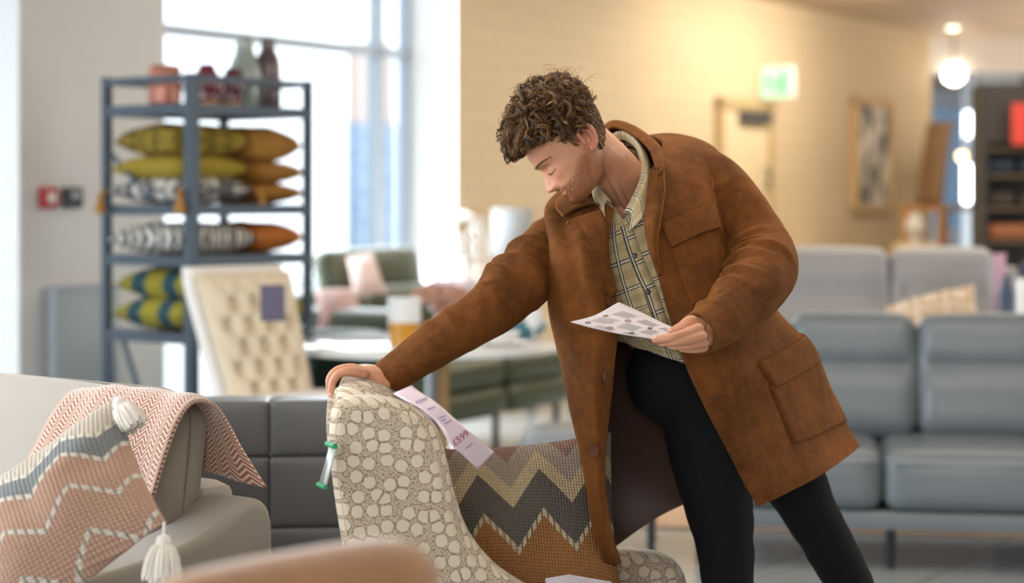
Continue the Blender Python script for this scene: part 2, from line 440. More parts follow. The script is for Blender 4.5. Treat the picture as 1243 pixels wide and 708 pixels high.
# ---------------------------------------------------------------- fittings on the walls
def on_wall(px, z, off=0): return wp(px, z, -off)
WR = math.atan2(WD.y, WD.x)     # local x along wall, local -y into the room
def wbox(mb, x0, x1, z0, z1, t0, t1): return mb.box((x0, -t1, z0), (x1, -t0, z1))
M_red = mat('red_plastic', '#b3222c', .35); M_dk = mat('dark_grey_plastic', '#3b4046', .4); M_wht = mat('white_plastic', '#e8e8e6', .4)
p = on_wall(55.5, 1.37)
t = thing('fire_alarm_point', 'red fire alarm call point on the plaster wall', 'alarm', p, WR)
mb = MB(); mb.soft((0, -.02, 0), (.1, .04, .1), .008, 0, 4); mb.build('housing', M_red, t)
mb = MB(); mb.soft((0, -.042, 0), (.052, .006, .045), .002, 0, 3); mb.build('press_panel', M_wht, t)
p = on_wall(84.5, 1.37)
t = thing('key_switch', 'dark grey square switch box beside the red alarm point', 'switch', p, WR)
mb = MB(); mb.soft((0, -.02, 0), (.11, .04, .1), .008, 0, 4); mb.build('housing', M_dk, t)
mb = MB(); mb.soft((0, -.043, .012), (.05, .006, .03), .002, 0, 3); mb.build('display', mat('light_grey_plastic', '#aeb4b8', .4), t)
# low grey-blue panel radiator under the alarm point
a = wp(52); b2 = wp(130); L = (b2-a).length
t = thing('wall_panel', 'low pale blue-grey panel against the plaster wall behind the shelf', 'panel', (a.x, a.y, 0), WR)
mb = MB(); mb.soft((L/2, -.05, .49), (L, .06, .9), .01, 0, 4); mb.build('board', mat('pale_blue_panel', '#a9b2b8', .5), t)
mb = MB(); mb.box((0, -.085, .93), (L, -.02, .95)); mb.build('top_rail', M_frame, t, smooth=False)
# exit sign, blade type, and door under it
ps = wp(922, 0); dz = ps.y/F
t = thing('exit_sign', 'lit green and white exit sign sticking out above the door', 'sign', (ps.x, ps.y, HC+(Y0-101)*dz), WR)
mb = MB(); mb.soft((0, -.16, 0), (.05, .3, .27), .01, 0, 4); mb.build('housing', M_wht, t)
ML1 = mat('sign_green_glow', '#bfeed2', .4, emit='#a9efc8', estr=.45); ML2 = mat('sign_white_glow', '#2fae6a', .4, emit='#3fc07c', estr=.4)
mb = MB(); mb.box((-.028, -.30, -.125), (-.0255, -.02, .125)); mb.build('green_face', ML1, t, smooth=False)
mb = MB()   # running figure and arrow
for q, r in (((-.03, -.23, .07), .018),): mb.soft(q, (.004, .036, .036), .002, 0, 3)
mb.prism([(-.031, -.25, .045), (-.031, -.2, .05), (-.031, -.18, -.02), (-.031, -.225, -.03)], (.003, 0, 0))
mb.prism([(-.031, -.23, -.02), (-.031, -.2, -.02), (-.031, -.24, -.1), (-.031, -.265, -.095)], (.003, 0, 0))
mb.prism([(-.031, -.2, -.03), (-.031, -.18, -.02), (-.031, -.15, -.08), (-.031, -.175, -.095)], (.003, 0, 0))
mb.prism([(-.031, -.13, .05), (-.031, -.06, 0), (-.031, -.13, -.05)], (.003, 0, 0))
mb.build('pictogram', ML2, t, smooth=False)
d0 = wp(872); d1 = wp(928); L = (d1-d0).length
t = thing('door_1', None, None, (d0.x, d0.y, 0), WR); t['kind'] = 'structure'
M_door = mat('cream_door', '#d8c5a2', .5); M_dframe = mat('door_frame_tan', '#b89f75', .5)
mb = MB(); mb.box((0, -.03, 0), (L, .0, 2.08)); mb.build('door_leaf', M_door, t, smooth=False)
mb = MB(); mb.box((L, -.06, 0), (L+.07, 0, 2.15)); mb.box((-.07, -.06, 0), (0, 0, 2.15)); mb.box((-.07, -.06, 2.08), (L+.07, 0, 2.16)); mb.build('door_frame', M_dframe, t, smooth=False)
mb = MB(); mb.box((L*.35, -.1, 1.98), (L*.95, -.03, 2.05)); mb.build('door_closer', M_dk, t, smooth=False)
mb = MB(); mb.tube([(L-.08, -.03, 1.45), (L-.08, -.08, 1.45), (L-.08, -.08, 1.6), (L-.08, -.03, 1.6)], .012); mb.build('door_handle', M_dk, t)
# framed abstract picture
a = wp(1032); b2 = wp(1078); L = (b2-a).length; zc = HC+(Y0-189.5)*18.4/F; hh = 135*18.4/F/2
t = thing('picture', 'tall framed black and white abstract picture on the cream brick wall', 'picture', (a.x, a.y, zc), WR)
mb = MB(); wbox(mb, 0, L, -hh, -hh+.05, .01, .06); wbox(mb, 0, L, hh-.05, hh, .01, .06); wbox(mb, 0, .05, -hh, hh, .01, .06); wbox(mb, L-.05, L, -hh, hh, .01, .06)
mb.build('frame', mat('light_wood_frame', '#c9a877', .5), t, smooth=False)
n = N('abstract_print'); c = n.coord('Object', (3, 1, 1.6)); f = n.noise(c, 2.2, 5, .65)
n.link(n.ramp(f, [(0, C('#23272c')), (.44, C('#4b5158')), (.50, C('#b9b2a6')), (.56, C('#e3dccd')), (1, C('#efe8da'))]), n.b.inputs['Base Color'])
mb = MB(); wbox(mb, .05, L-.05, -hh+.05, hh-.05, .01, .035); mb.build('print', n.m, t, smooth=False)
# curved wooden panel standing on a console at the far end of the wall
def far(px, py, d): return P(px, py, d)
c0 = P(1120, 250, 17.2)
t = thing('console_table', 'narrow wooden console by the far end of the cream wall', 'table', (c0.x, c0.y, 0), WR)
M_wood = mat('warm_wood', '#a8763f', .5, var=.2, vscale=3, vstretch=(1, 1, 8)); M_wood2 = mat('dark_wood', '#76552f', .5, var=.2, vscale=4)
mb = MB(); mb.box((-.3, -.3, c0.z-.04), (.8, .1, c0.z)); mb.build('table_top', M_wood, t, smooth=False)
for sx in (-.26, .76):
    for sy in (-.26, .06):
        mb = MB(); mb.box((sx-.025, sy-.025, 0), (sx+.025, sy+.025, c0.z-.04)); mb.build('leg', M_wood, t, smooth=False)
mb = MB(); g = []
cc = P(1131, 250, 17.1); hgt = 102*17.1/F
for j in range(13):
    v = j/12; row = []
    for i in range(9):
        u = i/8*2-1; row.append(V((u*.115+.06*v*v+.035*(v-.5), .05*math.cos(u*1.2)-.03, v*hgt)))
    g.append(row)
mb.grid(g); o = mb.build('curved_panel', M_wood2); o.location = (cc.x, cc.y, c0.z+.001); solid(o, .03)
tag(o, 'tall curved dark wood panel standing on the wall console', 'ornament')
M_orn = mat('ornament_grey', '#b8b2ac', .5); t = thing('statuette', 'small white ornament on the floor stand below the curved panel', 'ornament', P(1111, 295, 16.4)); 
mb = MB(); mb.lathe([(.0001, 0), (.06, 0), (.05, .05), (.09, .12), (.07, .2), (.03, .24), (.0001, .25)], 16); mb.build('body', M_orn, t)
zb = P(1111, 295, 16.4)
st = thing('plinth', 'pale plinth carrying the small white ornament', 'plinth', (zb.x, zb.y, 0)); mb = MB(); mb.soft((0, 0, (zb.z)/2), (.34, .34, zb.z-.004), .01, 0, 3); mb.build('block', mat('pale_plinth', '#cbb48e', .6), st)
# ceiling lights
M_lamp = mat('lamp_glow', '#fff3dd', .5, emit='#fff0d6', estr=14); M_cool = mat('cool_lamp_glow', '#f3f8ff', .5, emit='#f1f7ff', estr=9)
M_warmdot = mat('warm_lamp_glow', '#ffdca8', .5, emit='#ffd296', estr=6); M_metal = mat('dark_metal', '#34393e', .4, metal=.7)
k = (H-HC)*F/(Y0-33)
dl = P(1157, 33, k)
t = thing('downlight', 'small round recessed downlight in the ceiling far right', 'light', (dl.x, dl.y, H)); mb = MB(); mb.lathe([(.0001, -.012), (.05, -.012), (.055, -.004), (.0001, -.003)], 24); mb.build('lens', M_lamp, t)
mb = MB(); mb.lathe([(.055, -.012), (.08, -.012), (.085, -.001), (.055, -.001), (.055, -.012)], 24); mb.build('trim_ring', M_wht, t)
def pendant(px, py, d, r, lab, m):
    p = P(px, py, d); t = thing('pendant_lamp', lab, 'light', p)
    mb = MB(); mb.soft((0, 0, 0), (2*r, 2*r, 2*r), r*.97, 0, 8); mb.build('globe', m, t)
    mb = MB(); mb.tube([(0, 0, r*.9), (0, 0, H-p.z)], .008); mb.build('cord', M_metal, t)
pendant(1158, 90, 20, .1, 'large round white globe lamp hanging near the far windows', M_lamp)
pendant(1168, 190, 22, .05, 'left of two small warm globe lamps hanging side by side', M_warmdot)
pendant(1188, 190, 22, .05, 'right of two small warm globe lamps, next to the dark display stand', M_warmdot)
def tubel(px, y0, y1, d, r, lab, m=None):
    a = P(px, y1, d); b = P(px, y0, d); t = thing('tube_lamp', lab, 'light', a); h = b.z-a.z
    mb = MB(); mb.tube([(0, 0, 0), (0, 0, h)], r, 12); mb.build('tube', m or M_cool, t)
    mb = MB(); mb.tube([(0, 0, h), (0, 0, H-a.z)], .01); mb.build('cord', M_metal, t)
tubel(1175, 136, 166, 21.5, .035, 'upper bright vertical tube lamp near the far windows')
tubel(1174, 200, 246, 21.0, .04, 'lower bright vertical tube lamp near the far windows')
# dark display stand at far right with red sign
ds = P(1193, 300, 13); zt = P(1193, 102, 13).z
t = thing('display_stand', 'tall black display stand with open shelves at far right', 'shelf', (ds.x, ds.y, 0), 0)
M_blk = mat('black_panel', '#26231f', .6); M_shelf = mat('shelf_edge_wood', '#5a4630', .6)
mb = MB(); mb.box((0, .3, 0), (1.5, .34, zt)); mb.build('back_panel', M_blk, t, smooth=False)
for x in (0, 1.47):
    mb = MB(); mb.box((x, 0, 0), (x+.03, .3, zt)); mb.build('side_panel', M_blk, t, smooth=False)
for py in (180, 212, 252, 292):
    z = P(1193, py, 13).z; mb = MB(); mb.box((.03, 0, z-.02), (1.47, .3, z)); mb.build('shelf', M_shelf, t, smooth=False)
mb = MB(); mb.box((.03, .0, zt-.38), (1.47, .03, zt)); mb.build('header_board', mat('dark_brown_board', '#352c27', .6), t, smooth=False)
rs = P(1228, 175, 12.9); 
o = MB().soft((.16, 0, .13), (.32, .012, .27), .004, 0, 3).build('sale_sign', mat('red_card', '#c73a2b', .5)); o.location = rs
tag(o, 'red square sign on the black display stand', 'sign')
for i, (px, w_, hh_, col, py) in enumerate(((1206, .2, .1, '#2b3540', 212), (1246, .2, .1, '#2f3a46', 212), (1206, .19, .1, '#3d342b', 252), (1246, .2, .09, '#413a33', 252))):
    q = P(px+6, py, 13.15); z0 = q.z+.002
    t = MB().soft((0, 0, hh_/2), (w_, .22, hh_), .04, 0, 6).build('folded_throw', mat('folded_throw_%d' % i, col, .9)); t.location = (q.x, q.y, z0)
    tag(t, ['folded dark blue throw on the upper shelf of the black stand, left', 'folded dark blue throw on the upper shelf of the black stand, below the red sign', 'folded brown throw on the middle shelf of the black stand, left', 'folded brown throw on the middle shelf of the black stand, right'][i], 'throw', 'folded throws on the black display stand')
q = P(1226, 292, 13.15); o = MB().soft((0, 0, .055), (.36, .26, .11), .05, 0, 8).build('floor_cushion', mat('rust_cushion', '#8a5436', .9)); o.location = (q.x, q.y, q.z+.002)
tag(o, 'rounded rust brown cushion on the lowest shelf of the black stand', 'cushion')
# white pillar near far windows
pl = P(1194, 240, 24); mb = MB(); mb.box((pl.x-.14, 24, 0), (pl.x+.45, 24.5, H)); o = mb.build('wall_pillar', mat('pillar_paint', '#d9dadd', .6), smooth=False); o['kind'] = 'structure'
# ---------------------------------------------------------------- lights
area('daylight_window', pB.lerp(pC, .5)+V((0, 0, 1.6))-WN*.2, pB.lerp(pC, .5)+WN*3+V((0, 0, 1.3)), 3.2, 170, (.88, .95, 1), 2.6)
area('daylight_left', V((-3.4, 4.2, 2.0)), V((-.2, 4.1, 1.0)), 2.4, 95, (.93, .97, 1), 2.2)
area('shopfront_daylight', V((-1.2, -3.2, 2.3)), V((.2, 4.5, 1.0)), 4, 165, (1, .985, .96), 1.6)
area('ceiling_panel', V((1.2, 5.2, 2.95)), V((1.2, 5.2, 0)), 3, 62, (1, .9, .76), 3)
area('ceiling_panel_rear', V((3.5, 11, 2.95)), V((3.5, 11, 0)), 4, 110, (1, .88, .72), 4)
for i, (p0, p1, pw) in enumerate(((560, 790, 1.5), (790, 980, 4.5), (980, 1125, 46))):
    a = wp(p0, 0, -1.2); b2 = wp(p1, 0, -1.2); L = (b2-a).length; m_ = (a+b2)/2
    q = area('wall_wash', (m_.x, m_.y, 2.85), (0, 0, 0), .3, pw, (1, .89, .72), L)
    z_ = (V((m_.x, m_.y, 2.85))-(V((m_.x, m_.y, 1.2))-WN*1.2)).normalized(); y_ = WD.copy(); x_ = y_.cross(z_).normalized()
    q.rotation_euler = Matrix(((x_.x, y_.x, z_.x), (x_.y, y_.y, z_.y), (x_.z, y_.z, z_.z))).to_euler()
for i, px in enumerate((690, 960, 1050)):
    a = wp(px, .3, -.9); b2 = wp(px, 1.0, 0); spot('wall_uplight', a, b2, 16, (1, .76, .46), 140, 1, .3)
area('ceiling_bounce_fill', V((6.0, 17, 1.6)), V((6.0, 17, 3)), 3, 90, (1, .86, .7), 6)  # added fill acting as bounce light on the far ceiling, no fitting there
area('right_daylight', V((8.5, 7, 1.7)), V((1.5, 6.5, .5)), 2.5, 140, (.93, .97, 1), 2)
# ================================================================ background furniture
R = random.Random(5)
def stack_of(*a): pass
# ---------------- steel shelf
SX, SY, SZ = .70, .53, 1.89
LV = [.80, 1.125, 1.34, 1.765]
SB = V((-1.336, 8.3, 0)); SR = math.atan2(.55, .424)
M_steel = mat('blue_grey_steel', '#46525e', .45, metal=.3, var=.06); M_sboard = mat('grey_brown_board', '#7b7266', .6, var=.1, vscale=6)
t = thing('shelving_unit', 'blue-grey steel shelving unit holding cushions and vases before the tall window', 'shelf', SB, SR)
pw = .05
for x in (0, SX):
    for y in (0, SY): pw = .046 if x+y == 0 else .034; MB().box((x-pw/2, y-pw/2, 0), (x+pw/2, y+pw/2, SZ)).build('post', M_steel, t, smooth=False)
for z in LV + [SZ-.035]:
    mb = MB(); h = .045 if z < 1.8 else .03; z0 = z-h if z < 1.8 else z
    for y in (0, SY): mb.box((pw/2, y-.015, z0), (SX-pw/2, y+.015, z0+h))
    for x in (0, SX): mb.box((x-.015, pw/2, z0), (x+.015, SY-pw/2, z0+h))
    mb.build('rail', M_steel, t, smooth=False)
for z in LV: MB().box((.017, .017, z-.02), (SX-.017, SY-.017, z-.002)).build('shelf_board', M_sboard, t, smooth=False)
for a, b in (((SX-.02, SY-.04, 1.70), (SX-.02, .04, .9)), ((.0, SY-.03, 1.56), (.0, .24, 1.36)), ((0, SY-.05, .35), (0, SY-.02, .75)), ((0, .1, .05), (0, SY-.1, .77))):
    if a[0] > .1: continue
    MB().tube([a, b], .013, 6).build('brace', M_steel, t)
def sl(x, y, z):      # local shelf point to world
    c, s = math.cos(SR), math.sin(SR); return V((SB.x+c*x-s*y, SB.y+s*x+c*y, z))
# lathed vessels on the top shelf, placed by the sight line through a pixel column at a given local depth
def onshelf(px, y, z):
    k = (px-621.5)/F; c, s = math.cos(SR), math.sin(SR); bx, by = SB.x-s*y, SB.y+c*y
    x = (k*by-bx)/(c-k*s); return sl(x, y, z)
def vessel(name, lab, px, y, prof, m, mouth=.6):
    t = thing(name, lab, 'vase', onshelf(px, y, LV[3]+.001))
    mb = MB(); r0 = prof[-1][0]; inner = [(r0*.82, prof[-1][1]), (r0*.8, prof[-1][1]-.03), (.0001, prof[-1][1]-.035)]
    mb.lathe([(.0001, 0)]+prof+inner, 32); mb.build('body', m, t); return t
def glass(name, col, rough=.15, met=.0, coat=1): return mat(name, col, rough, metal=met, coat=coat)
vessel('vase', 'tall dark plum shouldered vase, rightmost on the top shelf', 325, .17, [(.056, 0), (.062, .02), (.060, .20), (.050, .235), (.036, .26), (.034, .30), (.038, .315)], glass('plum_ceramic', '#4a3540', .35))
vessel('vase', 'tall pale grey-green vase beside the dark plum vase', 297, .20, [(.062, 0), (.076, .05), (.076, .14), (.064, .20), (.044, .25), (.040, .30), (.046, .315)], glass('sage_ceramic', '#8f9c98', .3))
vessel('vase', 'squat copper pink ribbed vase alone at the left of the top shelf', 200, .30, [(.058, 0), (.072, .012), (.075, .06), (.073, .145), (.064, .17), (.056, .175)], mat('copper_pink', '#b87a66', .35, metal=.3))
vessel('jar', 'dark red glass jar on a wooden foot, left of the pair', 251, .16, [(.035, .021), (.052, .035), (.052, .135), (.036, .165), (.032, .18)], glass('ruby_glass', '#6b1730', .08))
vessel('jar', 'dark red glass jar on a wooden foot, right of the pair', 282, .16, [(.034, .021), (.048, .035), (.048, .125), (.034, .155), (.03, .17)], glass('garnet_glass', '#5b2230', .08))
for px, r, lab in ((251, .048, 'round pale wooden stand under the left dark red jar'), (282, .044, 'round pale wooden stand under the right dark red jar')):
    o = MB().cyl((0, 0, 0), r, .019).build('wooden_stand', mat('pale_wood_%d' % px, '#c49a6a', .5)); o.location = onshelf(px, .16, LV[3]+.001); tag(o, lab, 'stand')
for n_ in [x for x in bpy.data.objects if x.name.startswith('jar')]: n_['category'] = 'jar'
vessel('candle_holder', 'thin copper candle holder between the two dark red jars', 267, .27, [(.02, 0), (.024, .02), (.026, .09), (.028, .12)], mat('polished_copper', '#c27b4e', .15, metal=.9))['category'] = 'candle holder'
# ---------------- cushions on the shelf
def pat_leaf(name, c1, c2, sc=18):
    n = N(name); c = n.coord('UV', (sc, sc, sc)); v = n.new('ShaderNodeTexVoronoi'); n.link(c, v.inputs[0]); v.inputs['Scale'].default_value = 1
    v.feature = 'DISTANCE_TO_EDGE'
    n.link(n.ramp(v.outputs['Distance'], [(0, C(c1)), (.12, C(c1)), (.16, C(c2))], 'LINEAR'), n.b.inputs['Base Color']); n.b.inputs['Roughness'].default_value = .9; return n.m
def pat_blocks(name, cols):
    n = N(name); s = n.sep(n.coord('UV', (1, 1, 1))); u = n.math('FRACT', n.math('MULTIPLY', s[0], 2.0)); v = n.math('FRACT', n.math('MULTIPLY', s[1], 2.5))
    a = n.math('GREATER_THAN', u, .62); b = n.math('GREATER_THAN', v, .58); k = n.math('MULTIPLY', n.math('ADD', a, n.math('MULTIPLY', b, 2)), .25)
    n.link(n.ramp(k, [(0, C(cols[0])), (.2, C(cols[1])), (.45, C(cols[2])), (.7, C(cols[0]))], 'CONSTANT'), n.b.inputs['Base Color']); n.b.inputs['Roughness'].default_value = .9; return n.m
def zebra(name, c1, c2, sc=16, rot=.6):
    n = N(name); c = n.coord('UV', (1, 1, 1), (0, 0, rot)); wv = n.new('ShaderNodeTexWave'); n.link(c, wv.inputs[0]); wv.inputs['Scale'].default_value = sc; wv.inputs['Distortion'].default_value = 6; wv.inputs['Detail'].default_value = 2
    n.link(n.ramp(wv.outputs['Fac'], [(.35, C(c1)), (.6, C(c2))]), n.b.inputs['Base Color']); n.b.inputs['Roughness'].default_value = .9; return n.m
M_yel = pat_leaf('yellow_leaf_fabric', '#6e5c1a', '#a48c2e', 9); M_yel2 = mat('ochre_velvet', '#a08a2a', .8, var=.15, vscale=10)
M_must = mat('mustard_velvet', '#a57530', .8, var=.12, vscale=9); M_orange = mat('orange_velvet', '#bf6f2c', .8, var=.1, vscale=9)
M_bw = pat_leaf('grey_leaf_fabric', '#55585f', '#d9d4cc', 7); M_zeb = zebra('zebra_fabric', '#26282e', '#e2ded6', 4.5); M_teal = pat_blocks('teal_yellow_fabric', ['#9a8f2c', '#1c6478', '#254a57'])
def scush(lab, mm, x, y, z, w, d, th, seed, rz=0, tas=None, tilt=0):
    t = thing('cushion', lab, 'cushion', sl(x, y, z+th/2), SR+rz, 'cushions on the steel shelving unit')
    mb = flat_pillow(w, d, th, 0, seed, 16); mb.v = [(x, y, z_*1.0) for x, y, z_ in mb.v]
    if tilt: mb.xf(Matrix.Rotation(tilt, 4, 'Y'))
    mb.build('cover', mm, t)
    if tas:
        for (a, b) in tas:
            mb = MB(); mb.tube([(a*w/2, b*d/2, 0), (a*(w/2+.012), b*(d/2+.012), -.02)], .012); c = V((a*(w/2+.014), b*(d/2+.014), -.02)); mb.lathe([(.0001, .006), (.014, 0), (.011, -.012), (.028, -.075), (.0001, -.08)], 14, c); mb.build('tassel', M_must, t)
    return t
z = LV[2]
scush('grey and white leaf patterned cushion with mustard tassels at the bottom of the upper stack', M_bw, .19, .265, z, .45, .47, .125, 1, tas=[(-1, 1), (-1, -1), (1, -1)])
scush('plain ochre yellow cushion in the middle of the upper stack', M_yel2, .19, .27, z+.10, .42, .45, .115, 2, .06)
scush('yellow leaf patterned cushion on top of the upper stack', M_yel, .20, .27, z+.20, .42, .44, .15, 3, -.08)
scush('mustard velvet cushion, lowest of three behind the yellow ones', M_must, .60, .27, z, .33, .42, .10, 4)
scush('mustard velvet cushion, middle of three behind the yellow ones', M_must, .60, .27, z+.09, .33, .42, .105, 5, .05)
scush('mustard velvet cushion, plump topmost of three behind the yellow ones', M_must, .58, .27, z+.18, .33, .42, .17, 6, -.05)
scush('black and white zebra patterned cushion on the middle shelf', M_zeb, .20, .265, LV[1], .46, .48, .14, 7)
scush('orange velvet cushion beside the zebra patterned one', M_orange, .59, .27, LV[1], .33, .42, .14, 8)
scush('teal and yellow block patterned cushion, lower one on the bottom shelf', M_teal, .21, .265, LV[0], .44, .47, .15, 9)
scush('teal and yellow block patterned cushion, upper one on the bottom shelf', M_teal, .22, .265, LV[0]+.125, .42, .46, .15, 10, .05)
scush('flat dark yellow cushion at the far end of the bottom shelf', M_yel2, .60, .27, LV[0]+.0, .32, .42, .15, 11)
# ---------------- tufted dining chair
def tufted_chair():
    px0, px1, d = 228, 347, 7.9
    t = thing('dining_chair', 'cream button-tufted high back dining chair with white outside edge', 'chair', (-.80, 7.75, 0), math.radians(48))
    # local: x across back, -y facing front, back leans; the chair is turned towards camera-right
    W_, Hh = .50, .60; zb = .47
    n_ = N('cream_linen'); n_.b.inputs['Base Color'].default_value = C('#d9ccb4'); n_.b.inputs['Roughness'].default_value = .9; n_.bump(n_.noise(n_.coord(), 300), .15, .001); cream = n_.m
    white = mat('white_linen', '#e2ded8', .85)
    def bp(u, v, off):      # u -1..1, v 0..1
        y = .18+.22*v; w_ = W_/2*(.86+.14*v); return V((u*w_, y-off, zb+v*Hh))
    g = []; nb = 40
    but = [(-.66+.44*i+(.22 if r % 2 else 0), .10+.14*r) for r in range(6) for i in range(4 if r % 2 == 0 else 3)]
    for j in range(nb+1):
        row = []
        for i in range(nb+1):
            u, v = i/nb*2-1, j/nb
            e = (1-abs(u)**6)*(1-abs(2*v-1)**10); h = .052*e
            for a, b in but:
                dd = ((u-a)*1.0)**2/.012+((v-b))**2/.0016; h -= .042*math.exp(-dd)
                # diagonal pleats
                for sx in (-1, 1):
                    tt = max(0, min(1, ((u-a)*sx/.22+(v-b)/.14)/2)); qx = a+sx*.22*tt; qz = b+.14*tt
                    if qz < .97: h -= .013*math.exp(-(((u-qx)/.05)**2+((v-qz)/.035)**2))*e
            row.append(bp(u, v, .02+h))
        g.append(row)
    mb = MB(); mb.grid(g); mb.build('tufted_front', cream, t)
    for a, b in but: 
        q = bp(a, b, .03); MB().soft(q, (.022, .012, .022), .006, 0, 3).build('button', cream, t)
    mb = MB(); g2 = []
    for j in range(13):
        v = -.02+1.06*j/12; r = []
        for a in range(24):
            th = 2*PI*a/24; cx = math.copysign(abs(math.cos(th))**.4, math.cos(th)); sy = math.copysign(abs(math.sin(th))**.6, math.sin(th))
            k_ = 1 if j < 11 else (.985 if j == 11 else .93); q = bp(cx*1.06*k_, v, 0); r.append(V((q.x, q.y+.035+sy*.045*k_, q.z)))
        g2.append(r)
    mb.grid(g2, cu=True); mb.add(g2[-1], [tuple(range(24))]); mb.add(g2[0], [tuple(range(24))]); mb.build('back_shell', white, t)
    mb = MB(); mb.soft((0, -.05, .50), (.54, .5, .2), .05, .015, 8); mb.build('seat', white, t)
    M_leg = mat('dark_leg_wood', '#3a2b21', .5)
    for sx in (-.2, .2):
        for sy in (-.24, .14):
            mb = MB(); mb.tube([(sx, sy, .38), (sx*1.08, sy*1.1, 0)], [.024, .014], 8); mb.build('leg', M_leg, t)
    return t
tc = tufted_chair()
o = MB().soft((0, 0, 0), (.095, .006, .14), .003, 0, 3).build('price_card', mat('slate_purple_card', '#565066', .6)); o.location = P(331, 368, 7.62)
o.location = P(331, 368, 7.57); tag(o, 'dark purple price card hanging from the tufted cream chair', 'card')
for k_ in range(3): pass
# ---------------- round table with things on it
ct = PZ(515, 0, 8.56)
M_top = mat('white_marble', '#dfe3e4', .12, var=.06, vscale=4); M_chrome = mat('chrome', '#c9ced2', .15, metal=1); M_oak = mat('oak', '#b9905e', .5, var=.15, vscale=8)
t = thing('round_table', 'large round white marble topped dining table', 'table', ct)
mb = MB(); mb.lathe([(.0001, .715), (.585, .715), (.60, .722), (.60, .742), (.59, .75), (.0001, .75)], 64); mb.build('table_top', M_top, t)
mb = MB(); mb.tube([(.03, -.02, .715), (.03, -.02, .03)], .028, 12); mb.build('pole', M_chrome, t)
mb = MB(); mb.tube([(.085, -.02, .715), (.085, -.02, .03)], .022, 12); mb.build('wooden_pole', M_oak, t)
mb = MB(); mb.lathe([(.0001, 0), (.28, 0), (.28, .02), (.05, .035), (.0001, .035)], 40); mb.build('base', M_chrome, t)
def ontable(px, d, z=.751): return PZ(px, z, d)
t = thing('candle_lantern', 'white and amber glass candle cylinder on the round table', 'candle holder', ontable(491, 8.3))
M_frost = mat('frosted_white_glass', '#dfe2e4', .3); M_amber = mat('amber_glass', '#c98f2e', .15, var=.4, vscale=40, coat=1)
mb = MB(); mb.lathe([(.0001, 0), (.066, 0), (.068, .1), (.0001, .101)], 32); mb.build('amber_base', M_amber, t)
mb = MB(); mb.lathe([(.0001, .101), (.068, .101), (.068, .2), (.064, .2), (.062, .13), (.0001, .125)], 32); mb.build('glass', M_frost, t)
mb = MB(); mb.lathe([(.0001, .125), (.035, .125), (.035, .165), (.0001, .17)], 20); mb.build('candle', M_wht, t)
t = thing('dried_flowers', 'bunch of dusty pink dried flowers in a low vase on the round table', 'flowers', ontable(536, 8.75))
mb = MB(); mb.lathe([(.0001, 0), (.045, 0), (.055, .04), (.03, .09), (.035, .1)], 24); mb.build('vase', M_frost, t)
M_pink = mat('dried_pink', '#c59a88', .9, var=.2, vscale=40)
fl = MB()
for i in range(90):
    a = R.uniform(0, 2*PI); sp = R.uniform(.1, 1)**.7; L_ = R.uniform(.09, .15)
    e = V((math.cos(a)*sp*.13, math.sin(a)*sp*.09, .1+L_*(1.1-.5*sp))); m_ = V((e.x*.4, e.y*.4, .1+L_*.5))
    pts = crom([(0, 0, .06), m_, e], 5); fl.tube(pts, [.002]*5, 4)
    for k_ in range(5):
        q = e+V((R.uniform(-.018, .018), R.uniform(-.018, .018), R.uniform(-.02, .02))); s_ = R.uniform(.008, .016)
        fl.soft(q, (s_, s_, s_*1.5), s_*.5, 0, 2)
fl.build('blooms', M_pink, t)
t = thing('bowl', 'teal blue ceramic bowl on the round table', 'bowl', ontable(636, 8.75)); 
mb = MB(); mb.lathe([(.0001, 0), (.05, 0), (.09, .03), (.105, .075), (.1, .075), (.085, .04), (.0001, .015)], 40); mb.build('body', mat('teal_glaze', '#3f7686', .2, coat=.6), t)
t = thing('plate_stack', 'white plate on the round table in front of the teal bowl', 'plate', ontable(612, 8.35))
mb = MB(); mb.lathe([(.0001, 0), (.06, 0), (.11, .014), (.108, .018), (.06, .006), (.0001, .006)], 40); mb.build('plate', M_wht, t)
t = thing('bowl', 'small white bowl standing on the white plate', 'bowl', ontable(612, 8.35, .758)); mb = MB(); mb.lathe([(.0001, 0), (.03, 0), (.065, .04), (.07, .05), (.064, .05), (.0001, .012)], 40); mb.build('body', M_wht, t)
t = thing('drinking_glass', 'tapered clear wine glass on the round table near the white bowl', 'glass', ontable(648, 8.4)); mb = MB(); mb.lathe([(.0001, 0), (.03, 0), (.004, .006), (.004, .06), (.03, .08), (.036, .12), (.03, .15), (.028, .15), (.033, .12), (.026, .085), (.0001, .068)], 32); mb.build('body', M_frost, t)
# ---------------- dark green tub chair left of the table
M_dgreen = mat('dark_green_velvet', '#233f3c', .7, var=.12, vscale=5, sheen=.3); M_green = mat('olive_green_leather', '#47503c', .38, var=.1, vscale=5)
q = PZ(384, 0, 9.2)
t = thing('tub_chair', 'dark green velvet tub chair pushed in behind the round table', 'chair', q, math.radians(15))
g = []
for j in range(9):
    z_ = [.16, .17, .3, .45, .60, .68, .70, .695, .66][j]; th = [.25, .28, .295, .30, .305, .30, .285, .27, .26][j]
    g.append([V((th*math.cos(a), th*math.sin(a)*.95, z_)) for a in [PI*(.82)*(2*i/24-1)-PI/2+PI for i in range(25)]])
mb = MB(); mb.grid(g); o = mb.build('back', M_dgreen, t); solid(o, .05, 1)
mb = MB(); mb.lathe([(.0001, .16), (.25, .17), (.26, .38), (.24, .44), (.0001, .46)], 32); mb.build('seat', M_dgreen, t)
for a in range(4):
    x, y = .16*math.cos(PI/4+a*PI/2), .16*math.sin(PI/4+a*PI/2); mb = MB(); mb.tube([(x, y, .165), (x*1.15, y*1.15, 0)], [.018, .012], 8); mb.build('leg', M_metal, t)
